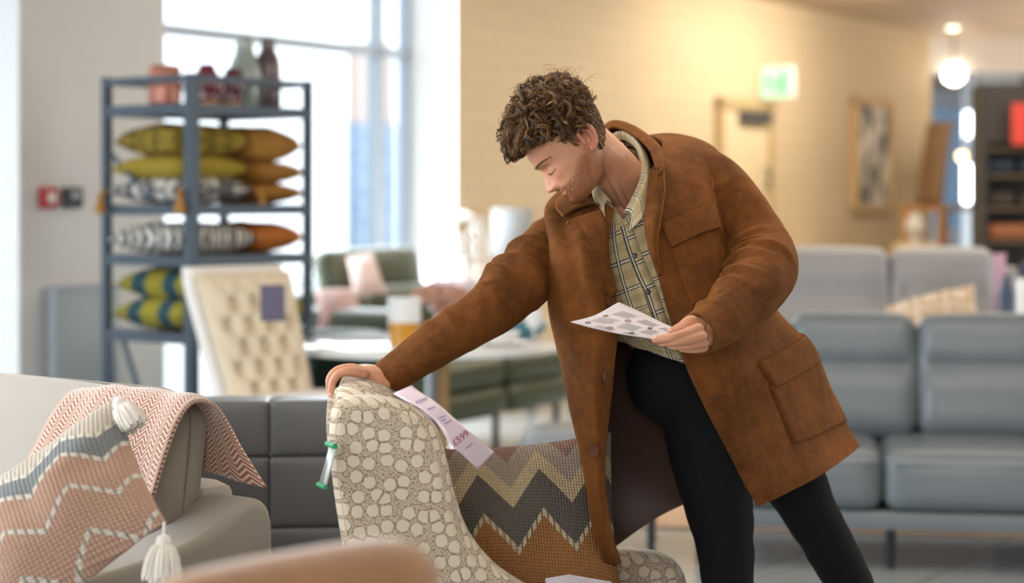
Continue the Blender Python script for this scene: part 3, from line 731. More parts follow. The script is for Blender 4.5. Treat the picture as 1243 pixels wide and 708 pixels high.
# ---------------- green leather sofa along the window
go = V((-.25, 9.95, 0))
t = thing('leather_sofa', 'olive green leather sofa with raised headrest, beyond the round table', 'sofa', go, math.atan2(.88, .47))
# local: x along front edge away from camera, +y to the back
for x0, x1 in ((-.28, .48), (.49, 1.25)):
    mb = MB(); mb.soft(((x0+x1)/2, .45, .47), (x1-x0, .92, .18), .07, .012, 10); mb.build('seat_cushion', M_green, t)
    mb = MB(); mb.soft(((x0+x1)/2, .43, .32), (x1-x0, .9, .16), .06, .008, 8); mb.build('seat_base', M_green, t)
for x0, x1 in ((-.28, .45), (.46, 1.2)):
    mb = MB(); mb.soft(((x0+x1)/2, .86, .70), (x1-x0, .2, .36), .07, .012, 8); mb.build('backrest', M_green, t)
mb = MB(); mb.soft((.72, 1.0, .96), (.96, .13, .25), .05, .01, 8, Matrix.Rotation(-.25, 4, 'X')); mb.build('headrest', M_green, t)
mb = MB(); mb.soft((-.38, .5, .52), (.2, .95, .6), .07, .01, 8); mb.build('armrest', M_green, t)
for x in (-.35, .5, 1.2):
    for y in (.08, .82): mb = MB(); mb.tube([(x, y, .26), (x, y, 0)], .02, 8); mb.build('leg', M_metal, t)
def camera_cushion(name, lab, c, mm, thick=.13, seed=0, group=None):
    q = pillow4(c, thick, 20, seed=seed); ce = sum((V(x) for x in c), V((0, 0, 0)))/4; t = thing(name, lab, 'cushion', ce, 0, group); q.build('cover', mm, t, world=True); return t
M_blush = mat('blush_fabric', '#d9c3bd', .85, var=.08, vscale=8); M_lil = mat('lilac_fabric', '#b5abb4', .85, var=.06, vscale=8)
camera_cushion('cushion', 'pale pink cushion leaning on the green sofa headrest', [P(430, 362, 10.25), P(470, 356, 10.35), P(452, 306, 10.6), P(420, 312, 10.5)], M_blush, .1, 3)
camera_cushion('cushion', 'dusty pink cushion slumped on the green sofa arm', [P(385, 402, 9.75), P(450, 402, 9.75), P(428, 350, 9.95), P(382, 352, 9.95)], mat('dusty_pink_fabric', '#c9a9a3', .85, var=.15, vscale=6), .13, 4)
camera_cushion('cushion', 'lilac grey cushion on the green sofa behind the dried flowers', [P(520, 378, 10.5), P(585, 378, 10.7), P(580, 340, 11.0), P(522, 340, 10.8)], M_lil, .12, 5)
# ---------------- console with lantern and table lamp by the wall
cw = wp(590, 0, -.35); kd = cw.y
t = thing('side_console', 'dark console table by the cream wall under lantern and lamp', 'table', (cw.x, cw.y, 0), WR)
mb = MB(); mb.box((-1.0, -.2, .82), (.85, .2, .86)); mb.build('table_top', M_wood2, t, smooth=False)
for x in (-.95, .8):
    for y in (-.16, .16): mb = MB(); mb.box((x-.02, y-.02, 0), (x+.02, y+.02, .82)); mb.build('leg', M_metal, t, smooth=False)
lp = wp(622, .861, -.35); lp.z = .861
t = thing('table_lamp', 'table lamp with pale grey drum shade by the cream wall', 'lamp', lp)
zt_ = HC-(253-Y0)*lp.y/F; zb_ = HC-(311-Y0)*lp.y/F; r_ = 26.5*lp.y/F
mb = MB(); mb.lathe([(r_, zb_-.861), (r_*.96, zt_-.861)], 40); o = mb.build('lamp_shade', mat('pale_grey_shade', '#94979a', .8), t); solid(o, .004)
mb = MB(); mb.lathe([(.0001, 0), (.07, 0), (.07, .015), (.015, .03), (.012, .2), (.012, zt_-.9), (.0001, zt_-.9)], 24); mb.build('base', M_chrome, t)
lq = wp(563, .861, -.42); lq.z = .861
t = thing('lantern', 'white wooden frame lantern standing in front of the tall window edge', 'lantern', lq, .3)
mb = MB(); hl = .38; wl = .105
for sx in (-1, 1):
    for sy in (-1, 1): mb.tube([(sx*wl*1.15, sy*wl*1.15, 0), (sx*wl*.8, sy*wl*.8, hl)], .010, 4)
mb.soft((0, 0, .01), (.27, .27, .02), .004, 0, 3); mb.soft((0, 0, hl), (.2, .2, .02), .004, 0, 3); mb.build('frame', M_wht, t)
mb = MB()
for sx in (-1, 1):
    for (a, b) in (((-1, 0), (1, .9)), ((1, 0), (-1, .9))): mb.tube([(a[0]*wl*1.1, sx*wl*1.1, .02) if False else (a*wl if False else (a[0])*wl*1.1, sx*wl*1.1, .02), (b[0]*wl*.85, sx*wl*.85, hl*.95)], .006, 4)
mb.build('cross_bars', M_wht, t)
mb = MB(); mb.lathe([(.0001, hl+.01), (.07, hl+.012), (.03, hl+.05), (.0001, hl+.055)], 20); mb.build('cap', M_wht, t)
mb = MB(); mb.lathe([(.0001, .02), (.035, .02), (.035, .16), (.0001, .165)], 16); mb.build('candle', M_wht, t)
# ================================================================ grey leather sofas on the right
M_gl = mat('blue_grey_leather', '#6d767c', .36, var=.06, vscale=3, bump=.12, bscale=120, bdist=.001); M_gl2 = mat('pale_grey_leather', '#9b9a9b', .36, var=.05, vscale=3)
M_seam = mat('seam_thread', '#525a60', .6)
def bcush(w, h, th, split, tuck=.042):
    """sofa back cushion in (x,z) with a tucked horizontal crease; y<0 is the front"""
    def fn(p):
        z = p.z+h/2; q = p.copy()
        k_ = math.exp(-((z-split)/.022)**2)
        if p.y < 0:
            e = 1-max(0, abs(p.x)/(w/2)-.78)/.22*.9
            q.y += tuck*k_*max(e, .1)
            q.y += .004*math.sin(p.x*40+2)*math.exp(-((z-split)/.05)**2)
            # puckers by the ends of the crease
            for sx in (-1, 1):
                q.y += .014*math.exp(-(((p.x-sx*w*.40)/.03)**2+((z-split)/.04)**2))
        q.y -= .012*math.sin(min(1, max(0, z/split))*PI)*(1 if p.y < 0 else 0)
        return q
    return fn
def sofa(label, loc, rz, W_, seams, seatseams, mm, hb, hs, base, legh, legs, split, lean=.2, depth=.9, arms=(), sink=0, nseg=18):
    t = thing('leather_sofa', label, 'sofa', loc, rz)
    for x0, x1 in zip(seatseams[:-1], seatseams[1:]):
        mb = MB(); mb.soft(((x0+x1)/2, .36, (hs+base+.07)/2), (x1-x0-.008, .74, hs-base-.07), .055, .012, 12)
        o = mb.build('seat_cushion', mm, t)
        s_ = MB(); zz = hs-.028; s_.tube([(x0+.03, -.014, zz-.02), (x1-.03, -.014, zz-.02)], .0025, 5); s_.build('piping', M_seam, o)
    mb = MB(); mb.soft((W_/2, .42, base+.035), (W_, .82, .075), .015, 0, 6); mb.build('base_frame', mm, t)
    RX = Matrix.Rotation(-lean, 4, 'X')
    for x0, x1 in zip(seams[:-1], seams[1:]):
        h = (hb-hs+.02)/math.cos(lean); w = x1-x0-.01
        mb = MB(); mb.soft((0, 0, 0), (w, .2, h), .06, .012, nseg, None, bcush(w, h, .2, split))
        T = Matrix.Translation(((x0+x1)/2, .62+.1*lean*2, (hb+hs-.02)/2)) @ RX
        mb.xf(T); mb.build('back_cushion', mm, t)
    mb = MB(); mb.soft((W_/2, .86, (base+hb-.08)/2), (W_, .12, hb-.08-base), .04, 0, 6); mb.build('back_frame', mm, t)
    for (x0, x1, ha) in arms:
        mb = MB(); mb.soft(((x0+x1)/2, .42, (base+ha)/2), (x1-x0, .9, ha-base), .05, .008, 8); mb.build('armrest', mm, t)
    for x, y in legs:
        mb = MB(); mb.tube([(x, y, base+.01), (x, y, 0)], [.02, .014], 8); mb.build('leg', M_metal, t)
    return t
# front sofa: seat front edge passes the base line seen at (1020,605)-(1243,632)
rz = math.radians(-9)
fo = PZ(838, 0, 7.35); 
def lx(px, y=0, o=fo, a=rz):       # local x of a pixel column at local depth y
    k_ = (px-621.5)/F; c, s = math.cos(a), math.sin(a); bx = o.x-s*y; by = o.y+c*y
    return (k_*by-bx)/(c-k_*s)
fx = [lx(838), lx(882, 0), lx(1072, 0), lx(1072, 0)+.66, lx(1072, 0)+1.2]
bx_ = [lx(960-150, .5), lx(961, .5), lx(1115, .5), lx(1115, .5)+.66, lx(1115, .5)+1.15]
Wd = fx[-1]
sofa('blue-grey leather sofa with slim black legs in front of the paler one', fo, rz, Wd, [0.02, lx(958, .5), lx(1115, .5), lx(1115, .5)+.62], [0.0, lx(880, 0), lx(1072, 0), lx(1072, 0)+.64], M_gl, .90, .445, .155, .155,
     [(lx(850, .1), .1), (lx(1081, .12), .12), (Wd-.1, .1), (.1, .75), (Wd-.1, .75)], .27, arms=[(Wd-.17, Wd, .6)])
# rear sofa, paler, taller headrests
ro = PZ(905, 0, 9.0)
rr = lambda px, y: lx(px, y, ro, math.radians(-4))
sofa('pale grey leather recliner sofa with high headrests, behind the blue-grey sofa', ro, math.radians(-4), rr(1222, .5)+.12, [rr(905, .5), rr(1084, .5), rr(1214, .5)], [0.1, rr(1078, 0), rr(1210, 0)], M_gl2, 1.12, .46, .13, .13,
     [(.1, .1), (1.0, .1), (.1, .75), (1.0, .75)], .44, lean=.14, arms=[(-.08, .1, .6), (rr(1214, .5)+.01, rr(1214, .5)+.15, .6)])
n = N('beige_squares_fabric'); s = n.sep(n.coord('UV')); u = n.math('ABSOLUTE', n.math('SUBTRACT', n.math('FRACT', n.math('MULTIPLY', s[0], 3)), .5)); v = n.math('ABSOLUTE', n.math('SUBTRACT', n.math('FRACT', n.math('MULTIPLY', s[1], 2)), .5))
mxm = n.math('MAXIMUM', u, v); n.link(n.ramp(mxm, [(0, C('#c9b9a8')), (.26, C('#a98b55')), (.38, C('#c7b6a6'))], 'CONSTANT'), n.b.inputs['Base Color']); n.b.inputs['Roughness'].default_value = .9
camera_cushion('cushion', 'beige cushion with ochre squares lying on the pale recliner sofa', [P(1076, 420, 8.95), P(1195, 410, 8.9), P(1182, 345, 9.25), P(1075, 372, 9.3)], n.m, .12, 8)
camera_cushion('folded_blanket', 'pinkish lilac striped blanket folded over the end of the pale recliner sofa', [P(1203, 400, 9.25), P(1221, 400, 9.25), P(1221, 306, 9.45), P(1206, 306, 9.45)], mat('pink_lilac_fabric', '#b493a6', .9, var=.2, vscale=30), .07, 9)['category'] = 'blanket'
# side table with bottles behind the front sofa at the frame edge
sp = PZ(1246, 0, 8.75)
t = thing('side_table', 'small dark side table behind the blue-grey sofa at the right edge', 'table', sp)
mb = MB(); mb.lathe([(.0001, .70), (.15, .70), (.15, .725), (.0001, .725)], 32); mb.build('table_top', M_blk, t)
mb = MB(); mb.tube([(0, 0, .70), (0, 0, .02)], .02); mb.build('pole', M_metal, t); mb = MB(); mb.lathe([(.0001, 0), (.13, 0), (.13, .015), (.0001, .02)], 32); mb.build('base', M_metal, t)
t = thing('spray_bottle', 'white cylindrical bottle with a navy cap at the right edge', 'bottle', (sp.x-.01, sp.y-.05, .726))
mb = MB(); mb.lathe([(.0001, 0), (.042, 0), (.044, .02), (.044, .27), (.036, .29), (.0001, .292)], 32); mb.build('body', M_wht, t)
mb = MB(); mb.lathe([(.0001, .292), (.02, .292), (.02, .33), (.026, .335), (.026, .36), (.0001, .362)], 24); mb.build('cap', mat('navy_plastic', '#26324d', .4), t)
t = thing('bottle', 'dark navy bottle standing just behind the white bottle', 'bottle', (sp.x-.075, sp.y+.06, .726))
mb = MB(); mb.lathe([(.0001, 0), (.036, 0), (.037, .22), (.02, .26), (.014, .3), (.0001, .302)], 28); mb.build('body', mat('navy_glass', '#2a3a55', .3), t)
# footstool left end of the front sofa
t = thing('footstool', 'rounded grey leather footstool seen between cushion and coat', 'footstool', PZ(722, .0, 7.75), math.radians(-5))
mb = MB(); mb.soft((0, .0, .36), (.56, .5, .22), .07, .02, 10); mb.build('seat', mat('pale_blue_grey_leather', '#868e94', .34), t)
for x in (-.22, .22):
    for y in (-.18, .2): mb = MB(); mb.tube([(x, y, .25), (x, y, 0)], .014, 8); mb.build('leg', M_metal, t)
# tan rug strip beneath the seating
mb = MB(); mb.soft((0, 0, .006), (3.4, 1.9, .010), .004, 0, 4); o = mb.build('rug', mat('tan_rug', '#c9a280', .85, var=.15, vscale=3)); o.location = (2.2, 8.95, 0); o.rotation_euler = (0, 0, rz); tag(o, 'warm tan rug under the grey leather sofas', 'rug')
# ---------------- charcoal leather armchair behind the foreground pieces
M_char = mat('charcoal_leather', '#5b5c5e', .42, var=.06, vscale=4, bump=.12, bscale=150, bdist=.001)
ao = PZ(258, 0, 5.0)
t = thing('leather_armchair', 'charcoal grey leather armchair with seamed back behind the fabric sofa', 'armchair', ao, math.radians(4))
za = HC-(487-Y0)*5.2/F
def cpan(x0, x1, z0, z1, y, name):
    mb = MB(); mb.soft(((x0+x1)/2, y, (z0+z1)/2), (x1-x0, .16, z1-z0), .008, .003, 10); return mb.build(name, M_char, t)
X0, X1, X2 = -.46, .133, .50
zs = [za, HC-(555-Y0)*5.2/F, HC-(640-Y0)*5.2/F, .36]
for x0, x1 in ((X0, X1), (X1, X2)):
    for k_, (a, b) in enumerate(zip(zs[:-1], zs[1:])): cpan(x0+.001, x1-.001, b+.001, a-.001, .27 - .02*k_, 'back_panel')
mb = MB(); mb.soft((.02, .0, .34), (.92, .46, .2), .05, .01, 8); mb.build('seat', M_char, t)
mb = MB(); mb.soft((.02, .02, .18), (.96, .62, .12), .03, 0, 6); mb.build('base', M_char, t)
for x in (-.40, .44):
    for y in (-.22, .28): mb = MB(); mb.tube([(x, y, .13), (x, y, 0)], .02, 8); mb.build('leg', M_metal, t)
# ================================================================ foreground furniture
# ---------- woven zigzag cushion material ------------------------------------------------
def zigmat(name, bands, per, amp, rot=0, knit=(70, 90), rope=(), ropecol='#e0d6c4', rw=.014, phase=0, dull=.25, skew=0):
    """bands: list of (v position, colour) stacked along v; borders follow a zigzag; rope: v positions of raised cream ropes"""
    n = N(name); s = n.sep(n.coord('UV', (1, 1, 1), (0, 0, rot)))
    u = n.math('ADD', s[0], phase); tri = n.math('MULTIPLY', n.math('ABSOLUTE', n.math('SUBTRACT', n.math('FRACT', n.math('DIVIDE', u, per)), .5)), 2)
    # staircase edge from the knit, so the borders look woven
    v = n.math('ADD', n.math('SUBTRACT', s[1], n.math('MULTIPLY', tri, amp)), amp/2)
    v = n.math('ADD', v, n.math('MULTIPLY', s[0], skew))
    vv = n.math('ADD', v, .0)
    col = n.ramp(vv, [(p, C(c)) for p, c in bands], 'CONSTANT')
    # knit rows: warp ribs along v, weft bumps along u
    ku = n.math('ABSOLUTE', n.math('SINE', n.math('MULTIPLY', s[0], knit[0]*PI))); kv = n.math('ABSOLUTE', n.math('SINE', n.math('MULTIPLY', n.math('ADD', s[1], n.math('MULTIPLY', s[0], .12)), knit[1]*PI)))
    k = n.math('MULTIPLY', n.math('POWER', ku, .5), n.math('POWER', kv, .6))
    nz = n.noise(n.coord('UV'), 60, 3); shade = n.math('ADD', n.math('MULTIPLY', k, .55), n.math('MULTIPLY', nz, .6))
    dark = n.mix(.42, col, C('#2a2018'))  # shade in the gaps between ribs is mixed into the colour
    col = n.mix(n.math('MINIMUM', n.math('ADD', shade, .12), 1), dark, col)
    h = k
    for rp in rope:
        a = n.math('ABSOLUTE', n.math('SUBTRACT', v, rp)); m = n.math('LESS_THAN', a, rw)
        beads = n.math('ABSOLUTE', n.math('SINE', n.math('MULTIPLY', s[0], knit[0]*PI*.5)))
        rc = n.mix(n.math('ADD', .35, n.math('MULTIPLY', beads, .65)), C('#9a8c78'), C(ropecol))  # hollows between rope beads are shaded in the colour too
        col = n.mix(m, col, rc); h = n.math('ADD', h, n.math('MULTIPLY', m, n.math('ADD', 1.2, n.math('MULTIPLY', beads, 1.2))))
    n.link(col, n.b.inputs['Base Color']); n.b.inputs['Roughness'].default_value = .95; n.b.inputs['Specular IOR Level'].default_value = .15
    n.bump(h, .9, .005); return n.m
M_white_yarn = mat('white_yarn', '#e9e4dc', .95, bump=.3, bscale=300, bdist=.001); M_must_yarn = mat('mustard_yarn', '#c48f2a', .95)
def tassel(parent, p, d, L_=.075, r=.032, m=None, strands=90, seed=0, name='tassel', loop=.03):
    """yarn tassel hanging from world point p in direction d"""
    rr = random.Random(seed); d = V(d).normalized(); x = d.orthogonal().normalized(); y = d.cross(x); mb = MB()
    mb.tube([p, p+d*loop], .003, 6); c = p+d*loop
    mb.soft(c+d*.012, (.026, .026, .028), .012, 0, 5)
    for i in range(strands):
        a = rr.uniform(0, 2*PI); q = rr.uniform(.2, 1)**.6; o = (x*math.cos(a)+y*math.sin(a)); l = L_*rr.uniform(.85, 1.05)
        pts = [c+d*.018+o*.006*q, c+d*(l*.3)+o*r*.55*q, c+d*(l*.65)+o*r*.9*q, c+d*l+o*r*q]
        mb.tube(crom(pts, 6), [.0026, .0026, .0026, .0025, .0024, .0022], 4)
    return mb.build(name, m or M_white_yarn, parent, world=True)
# ---------- grey fabric sofa at left ------------------------------------------------------
def weave(name, col, sc=420, var=.10, bump=.25):
    n = N(name); c = n.coord('Object'); f = n.noise(c, sc, 2); g = n.noise(c, 12, 3)
    a = C(col); lo = tuple(x*(1-var) for x in a[:3])+(1,); hi = tuple(min(1, x*(1+var)) for x in a[:3])+(1,)
    n.link(n.mix(n.math('ADD', n.math('MULTIPLY', f, .6), n.math('MULTIPLY', g, .4)), lo, hi), n.b.inputs['Base Color'])
    n.b.inputs['Roughness'].default_value = .92; n.b.inputs['Sheen Weight'].default_value = .25; n.bump(f, bump, .0008); return n.m
M_sofa = weave('grey_chenille', '#9d968d')
fa = math.radians(-40)     # local frame: +x to the right along the back, -y forward (towards camera-left)
so = V((-.483, 4.07, 0))   # right rear corner region of the back
t = thing('fabric_sofa', 'grey fabric sofa with sloping arm at the left edge, throw over its back', 'sofa', so, fa)
# forward dir check: (0,-1) rotated by fa -> (-.37,-.93)
lean = .16; zt = .962; bw = 1.25
MX = Matrix.Translation((-.15-bw/2, -.135, zt-.26)) @ Matrix.Rotation(-lean, 4, 'X')
mb = MB(); mb.soft((0, 0, 0), (bw, .16, .52), .055, .014, 18)
mb.xf(MX); o = mb.build('back_cushion', M_sofa, t)
pp = MB()
pp.tube(crom([MX @ V(q) for q in ((bw/2+.009, .0, -.22), (bw/2+.013, 0, 0), (bw/2+.006, 0, .20), (bw/2-.05, 0, .266), (bw/2-.3, 0, .273), (-bw/2+.05, 0, .268))], 40), .0022, 6); pp.build('seam', weave('seam_grey', '#857e76'), o)
mb = MB(); mb.soft((-.83, .0, .47), (1.3, .12, .60), .03, .004, 8); mb.build('back_frame', M_sofa, t)
arm = [(.0, .08), (.0, .4), (.0, .66), (-.004, .715), (-.022, .748), (-.055, .760), (-.095, .748), (-.14, .722), (-.2, .70), (-.32, .675), (-.5, .66), (-.78, .652), (-.83, .63), (-.845, .58), (-.845, .08)]
arm2 = [(p.x, p.y) for p in crom([(a, b, 0) for a, b in arm[::-1]], 60)]
mb = MB(); mb.slab(arm2, -.15, 0, .022, 5)
mb.xf(Matrix(((0, 1, 0, 0), (1, 0, 0, 0), (0, 0, 1, 0), (0, 0, 0, 1)))); am = mb.build('armrest', M_sofa, t)
pp = MB(); pts = [V((-.002, a, b)) for a, b in [(-.76, .630), (-.5, .638), (-.32, .652), (-.2, .672), (-.14, .696), (-.09, .722), (-.05, .733)]]; pp.tube(crom(pts, 40), .002, 6); pp.build('seam', bpy.data.materials['seam_grey'], am)
mb = MB(); mb.soft((-.8, -.50, .40), (1.28, .62, .17), .045, .015, 10); mb.build('seat_cushion', M_sofa, t)
mb = MB(); mb.soft((-.76, -.38, .20), (1.48, .86, .22), .03, 0, 6); mb.build('base', M_sofa, t)
for x in (-1.4, -.08):
    for y in (-.74, -.06): mb = MB(); mb.tube([(x, y, .1), (x, y, 0)], .022, 8); mb.build('leg', M_metal, t)
# ---------- herringbone throw -------------------------------------------------------------
n = N('herringbone_wool'); s = n.sep(n.coord('UV', (1, 1, 1)))
pu = n.math('MULTIPLY', s[0], 1/.032); tri = n.math('ABSOLUTE', n.math('SUBTRACT', n.math('FRACT', pu), .5))
st = n.math('SINE', n.math('MULTIPLY', n.math('ADD', n.math('MULTIPLY', tri, .030), s[1]), 2*PI/.0105))
f = n.math('ADD', n.math('MULTIPLY', st, .5), .5); nz = n.noise(n.coord('UV'), 300, 3); f2 = n.math('ADD', n.math('MULTIPLY', f, .8), n.math('MULTIPLY', n.math('SUBTRACT', nz, .4), .5), clamp=True)
n.link(n.ramp(f2, [(0, C('#88513f')), (.38, C('#a26a58')), (.58, C('#c2a794')), (1, C('#d9cabb'))]), n.b.inputs['Base Color'])
n.b.inputs['Roughness'].default_value = .95; n.b.inputs['Sheen Weight'].default_value = .6; n.bump(f2, .5, .002); M_throw = n.m
pxs = [
 [(20, 585), (70, 560), (120, 600), (156, 624), (186, 603)],
 [(45, 540), (90, 530), (135, 545), (172, 556), (202, 548)],
 [(64, 505), (104, 500), (150, 505), (188, 512), (218, 506)],
 [(85, 479), (125, 473), (165, 476), (205, 481), (236, 487)],
 [(104, 474), (145, 471), (185, 474), (228, 479), (259, 491)],
 [(130, 482), (165, 480), (205, 484), (243, 494), (274, 511)],
 [(150, 520), (185, 520), (222, 524), (258, 534), (292, 543)],
 [(160, 560), (196, 562), (232, 566), (264, 576), (322, 592)]]
offs = [-.26, -.215, -.165, -.10, .0, .085, .12, .13]
rows = [[P(x, y, 4.27-(x-104)*.0016+o) for x, y in r] for r, o in zip(pxs, offs)]
g = surf(rows, 44, 70)
g = disp(g, lambda u, v, p: .006*noise.noise(V((u*5, v*2, 3)))+.004*math.sin(u*22+v*4)*(.3+.7*abs(v-.5)*2)*.6)
mb = MB(); mb.grid(g); th = mb.build('throw_blanket', M_throw, fixn=False, sharp=False); solid(th, .007, 0)
tag(th, 'dusty red and cream herringbone throw draped over the grey sofa back', 'blanket')
# ---------- left zigzag cushion -----------------------------------------------------------
M_zl = zigmat('peach_zigzag_knit', [(0, '#d3ad99'), (.60, '#94999c'), (.78, '#dcd2c4')], .36, .16, 0, (46, 44), rope=(.06, .345, .60, .775), ropecol='#efe8dd', rw=.017, phase=.02)
Tp, Rp, Lp = P(143, 478, 3.70), P(201, 633, 3.50), P(-75, 640, 3.62)
Bp = Rp+Lp-Tp
ce = (Tp+Rp+Lp+Bp)/4
t = thing('cushion', 'peach, grey and cream zigzag knitted cushion on the left sofa', 'cushion', ce)
q = pillow4([Bp, Rp, Tp, Lp], .17, 40, seed=11, wob=.008)
# knit relief sits in the material: bump, plus gap shade mixed into its colour
q.build('cover', M_zl, t, world=True)
tassel(t, Rp+V((0, -.012, 0)), (-.05, -.05, -1), .078, .036, strands=170, seed=3, loop=.022)
tassel(t, Tp+V((0, -.03, -.0)), (.55, -.25, -.80), .066, .030, strands=150, seed=4, loop=.008)
mb = MB(); a = Rp+V((.0, -.02, -.085)); mb.soft(a+V((-.005, 0, -.014)), (.045, .002, .012), .001, 0, 2); mb.build('care_label', M_wht, t, world=True)
# second cushion with mustard tassel, at the very edge
c2 = P(-60, 650, 3.62)
t = thing('cushion', 'dark cushion with a mustard tassel at the left edge behind the zigzag cushion', 'cushion', c2)
pillow4([P(-190, 760, 3.66), P(-14, 745, 3.74), P(2, 590, 3.86), P(-170, 600, 3.8)], .13, 20, seed=2).build('cover', mat('dark_knit', '#54503f', .95, bump=.4, bscale=200), t, world=True)
tassel(t, P(0, 640, 3.58), (.25, -.1, -1), .05, .022, M_must_yarn, 90, 6, loop=.006)
# ---------- patterned wing chair ----------------------------------------------------------
n = N('hexagon_flower_fabric'); s = n.sep(n.coord('Object'))
# sheet coordinate: blend by dominant axis through adding y to x
v2 = n.comb(n.math('ADD', s[0], n.math('MULTIPLY', s[1], .9)), s[2])
v = n.new('ShaderNodeTexVoronoi'); v.voronoi_dimensions = '2D'; n.link(v2, v.inputs['Vector']); v.inputs['Scale'].default_value = 32; v.inputs['Randomness'].default_value = .6
nz = n.noise(v2, 200, 3)
e = n.math('ADD', v.outputs['Distance'], n.math('MULTIPLY', n.math('SUBTRACT', nz, .5), .22))
v3 = n.new('ShaderNodeTexVoronoi'); v3.voronoi_dimensions = '2D'; n.link(v2, v3.inputs['Vector']); v3.inputs['Scale'].default_value = 32; v3.inputs['Randomness'].default_value = .6; v3.feature = 'DISTANCE_TO_EDGE'
e = n.math('MAXIMUM', e, n.math('SUBTRACT', .47, n.math('ADD', v3.outputs['Distance'], n.math('MULTIPLY', n.math('SUBTRACT', nz, .5), .10))))
e = n.math('SUBTRACT', e, .015)
m1 = n.ramp(e, [(0, (1, 1, 1, 1)), (.37, (1, 1, 1, 1)), (.42, (0, 0, 0, 1))])
gap = n.ramp(n.noise(v2, 260, 3), [(0, C('#6f5a4a')), (.41, C('#86705d')), (.46, C('#c0b19c')), (1, C('#d2c6b2'))])
ring = n.ramp(e, [(0, (0, 0, 0, 1)), (.37, (0, 0, 0, 1)), (.40, (.75, .75, .75, 1)), (.435, (.75, .75, .75, 1)), (.47, (0, 0, 0, 1))])
c1 = n.mix(m1, gap, C('#d9cdb8')); c1 = n.mix(n.math('MULTIPLY', ring, n.math('GREATER_THAN', n.noise(v2, 120, 2), .42)), c1, C('#806b59')); e = n.math('MULTIPLY', e, -1)
n.link(c1, n.b.inputs['Base Color']); n.b.inputs['Roughness'].default_value = .9; n.b.inputs['Sheen Weight'].default_value = .2; n.bump(e, .35, .003); M_hex = n.m
M_pipe = weave('cream_piping', '#c8b99c'); M_leg = mat('walnut_leg', '#5a3d28', .45)
wc = V(((412-621.5)*3.95/F, 3.86, 0))
t = thing('wing_chair', 'cream wing armchair with hexagon flower pattern, facing right', 'armchair', (wc.x+.35, 4.2, 0))
def q2(px, py, d=3.88): p = P(px, py, d); return (p.x-(wc.x+.35), p.z)
out = [q2(*a) for a in [(404, 494), (400, 510), (399, 535), (401, 565), (405, 600), (412, 645), (420, 690), (428, 740), (436, 800), (444, 850), (640, 850), (800, 850), (838, 838), (858, 812), (864, 782), (854, 752), (826, 734), (785, 728), (740, 727), (690, 727), (655, 722), (626, 708), (596, 686), (568, 650), (552, 608), (542, 565), (532, 530), (519, 510), (503, 498), (484, 489), (463, 484), (440, 482), (418, 484)]]
out = [(p.x, p.y) for p in crom([(a, b, 0) for a, b in out], 170, True)]
def sm0(z): t_ = max(0, min(1, (z-.60)/.25)); return t_*t_*(3-2*t_)
for nm, y0, y1 in (('wing_panel', -.34, -.235), ('wing_panel', .19, .29)):
    if y0 > 0: out = [(a-.055*sm0(b), b-.03*sm0(b)) for a, b in out]
    mb = MB(); mb.slab(out, y0, y1, .03, 7); o = mb.build(nm, M_hex, t)
    yy = y0+.006 if y0 < 0 else y1-.006
    pp = MB(); SG = 1 if sum(out[i][0]*out[(i+1) % len(out)][1]-out[(i+1) % len(out)][0]*out[i][1] for i in range(len(out))) > 0 else -1
    ring_ = []
    for (a, b), i in zip(out, range(len(out))):
        ta = V((out[(i+1) % len(out)][0]-out[i-1][0], out[(i+1) % len(out)][1]-out[i-1][1])).normalized(); ring_.append(V((a-ta.y*.016*SG, yy, b+ta.x*.016*SG)))
    # keep the seam inside the outline
    ring_ = [V((x.x, x.y, x.z)) for x in ring_]
    pp.tube(ring_, .0028, 6, closed=True); pp.build('piping', M_pipe, o)
# curved back between the wings, rolled top
bk = [q2(*a) for a in [(402, 500), (400, 540), (404, 600), (414, 660), (428, 740), (444, 845), (530, 845), (512, 740), (494, 660), (484, 600), (482, 550), (486, 522), (477, 502), (458, 489), (430, 482), (408, 485)]]
bk = [(p.x, p.y) for p in crom([(a, b, 0) for a, b in bk], 90, True)]
mb = MB(); ys = [-.31+.58*(1-math.cos(PI*k/16))/2 for k in range(17)]; rgs = []
cen_ = (sum(a for a, b in bk)/len(bk), sum(b for a, b in bk)/len(bk))
for y in ys:
    q_ = abs((y+.02)/.29); sc_ = 1-.12*q_**8; ar_ = .036*(1-min(1, q_)**2)
    rgs.append([V((cen_[0]+(a-cen_[0])*sc_, y, cen_[1]+(b-cen_[1])*sc_+ar_*sm0(b-.16))) for a, b in bk])
mb.grid(rgs, cu=True)
from mathutils.geometry import tessellate_polygon
for rg in (rgs[0], rgs[-1]): mb.add(rg, [tuple(tr) for tr in tessellate_polygon([[V((p.x, p.z, 0)) for p in rg]])])
mb.build('back', M_hex, t)
mb = MB(); mb.soft((.06, 0, .40), (.60, .46, .16), .05, .02, 10); mb.build('seat_cushion', M_hex, t)
mb = MB(); mb.soft((.05, 0, .27), (.66, .62, .14), .02, 0, 6); mb.build('base', M_hex, t)
for x in (-.22, .32):
    for y in (-.26, .26): mb = MB(); mb.tube([(x, y, .24), (x*1.1, y*1.08, 0)], [.026, .014], 8); mb.build('leg', M_leg, t)
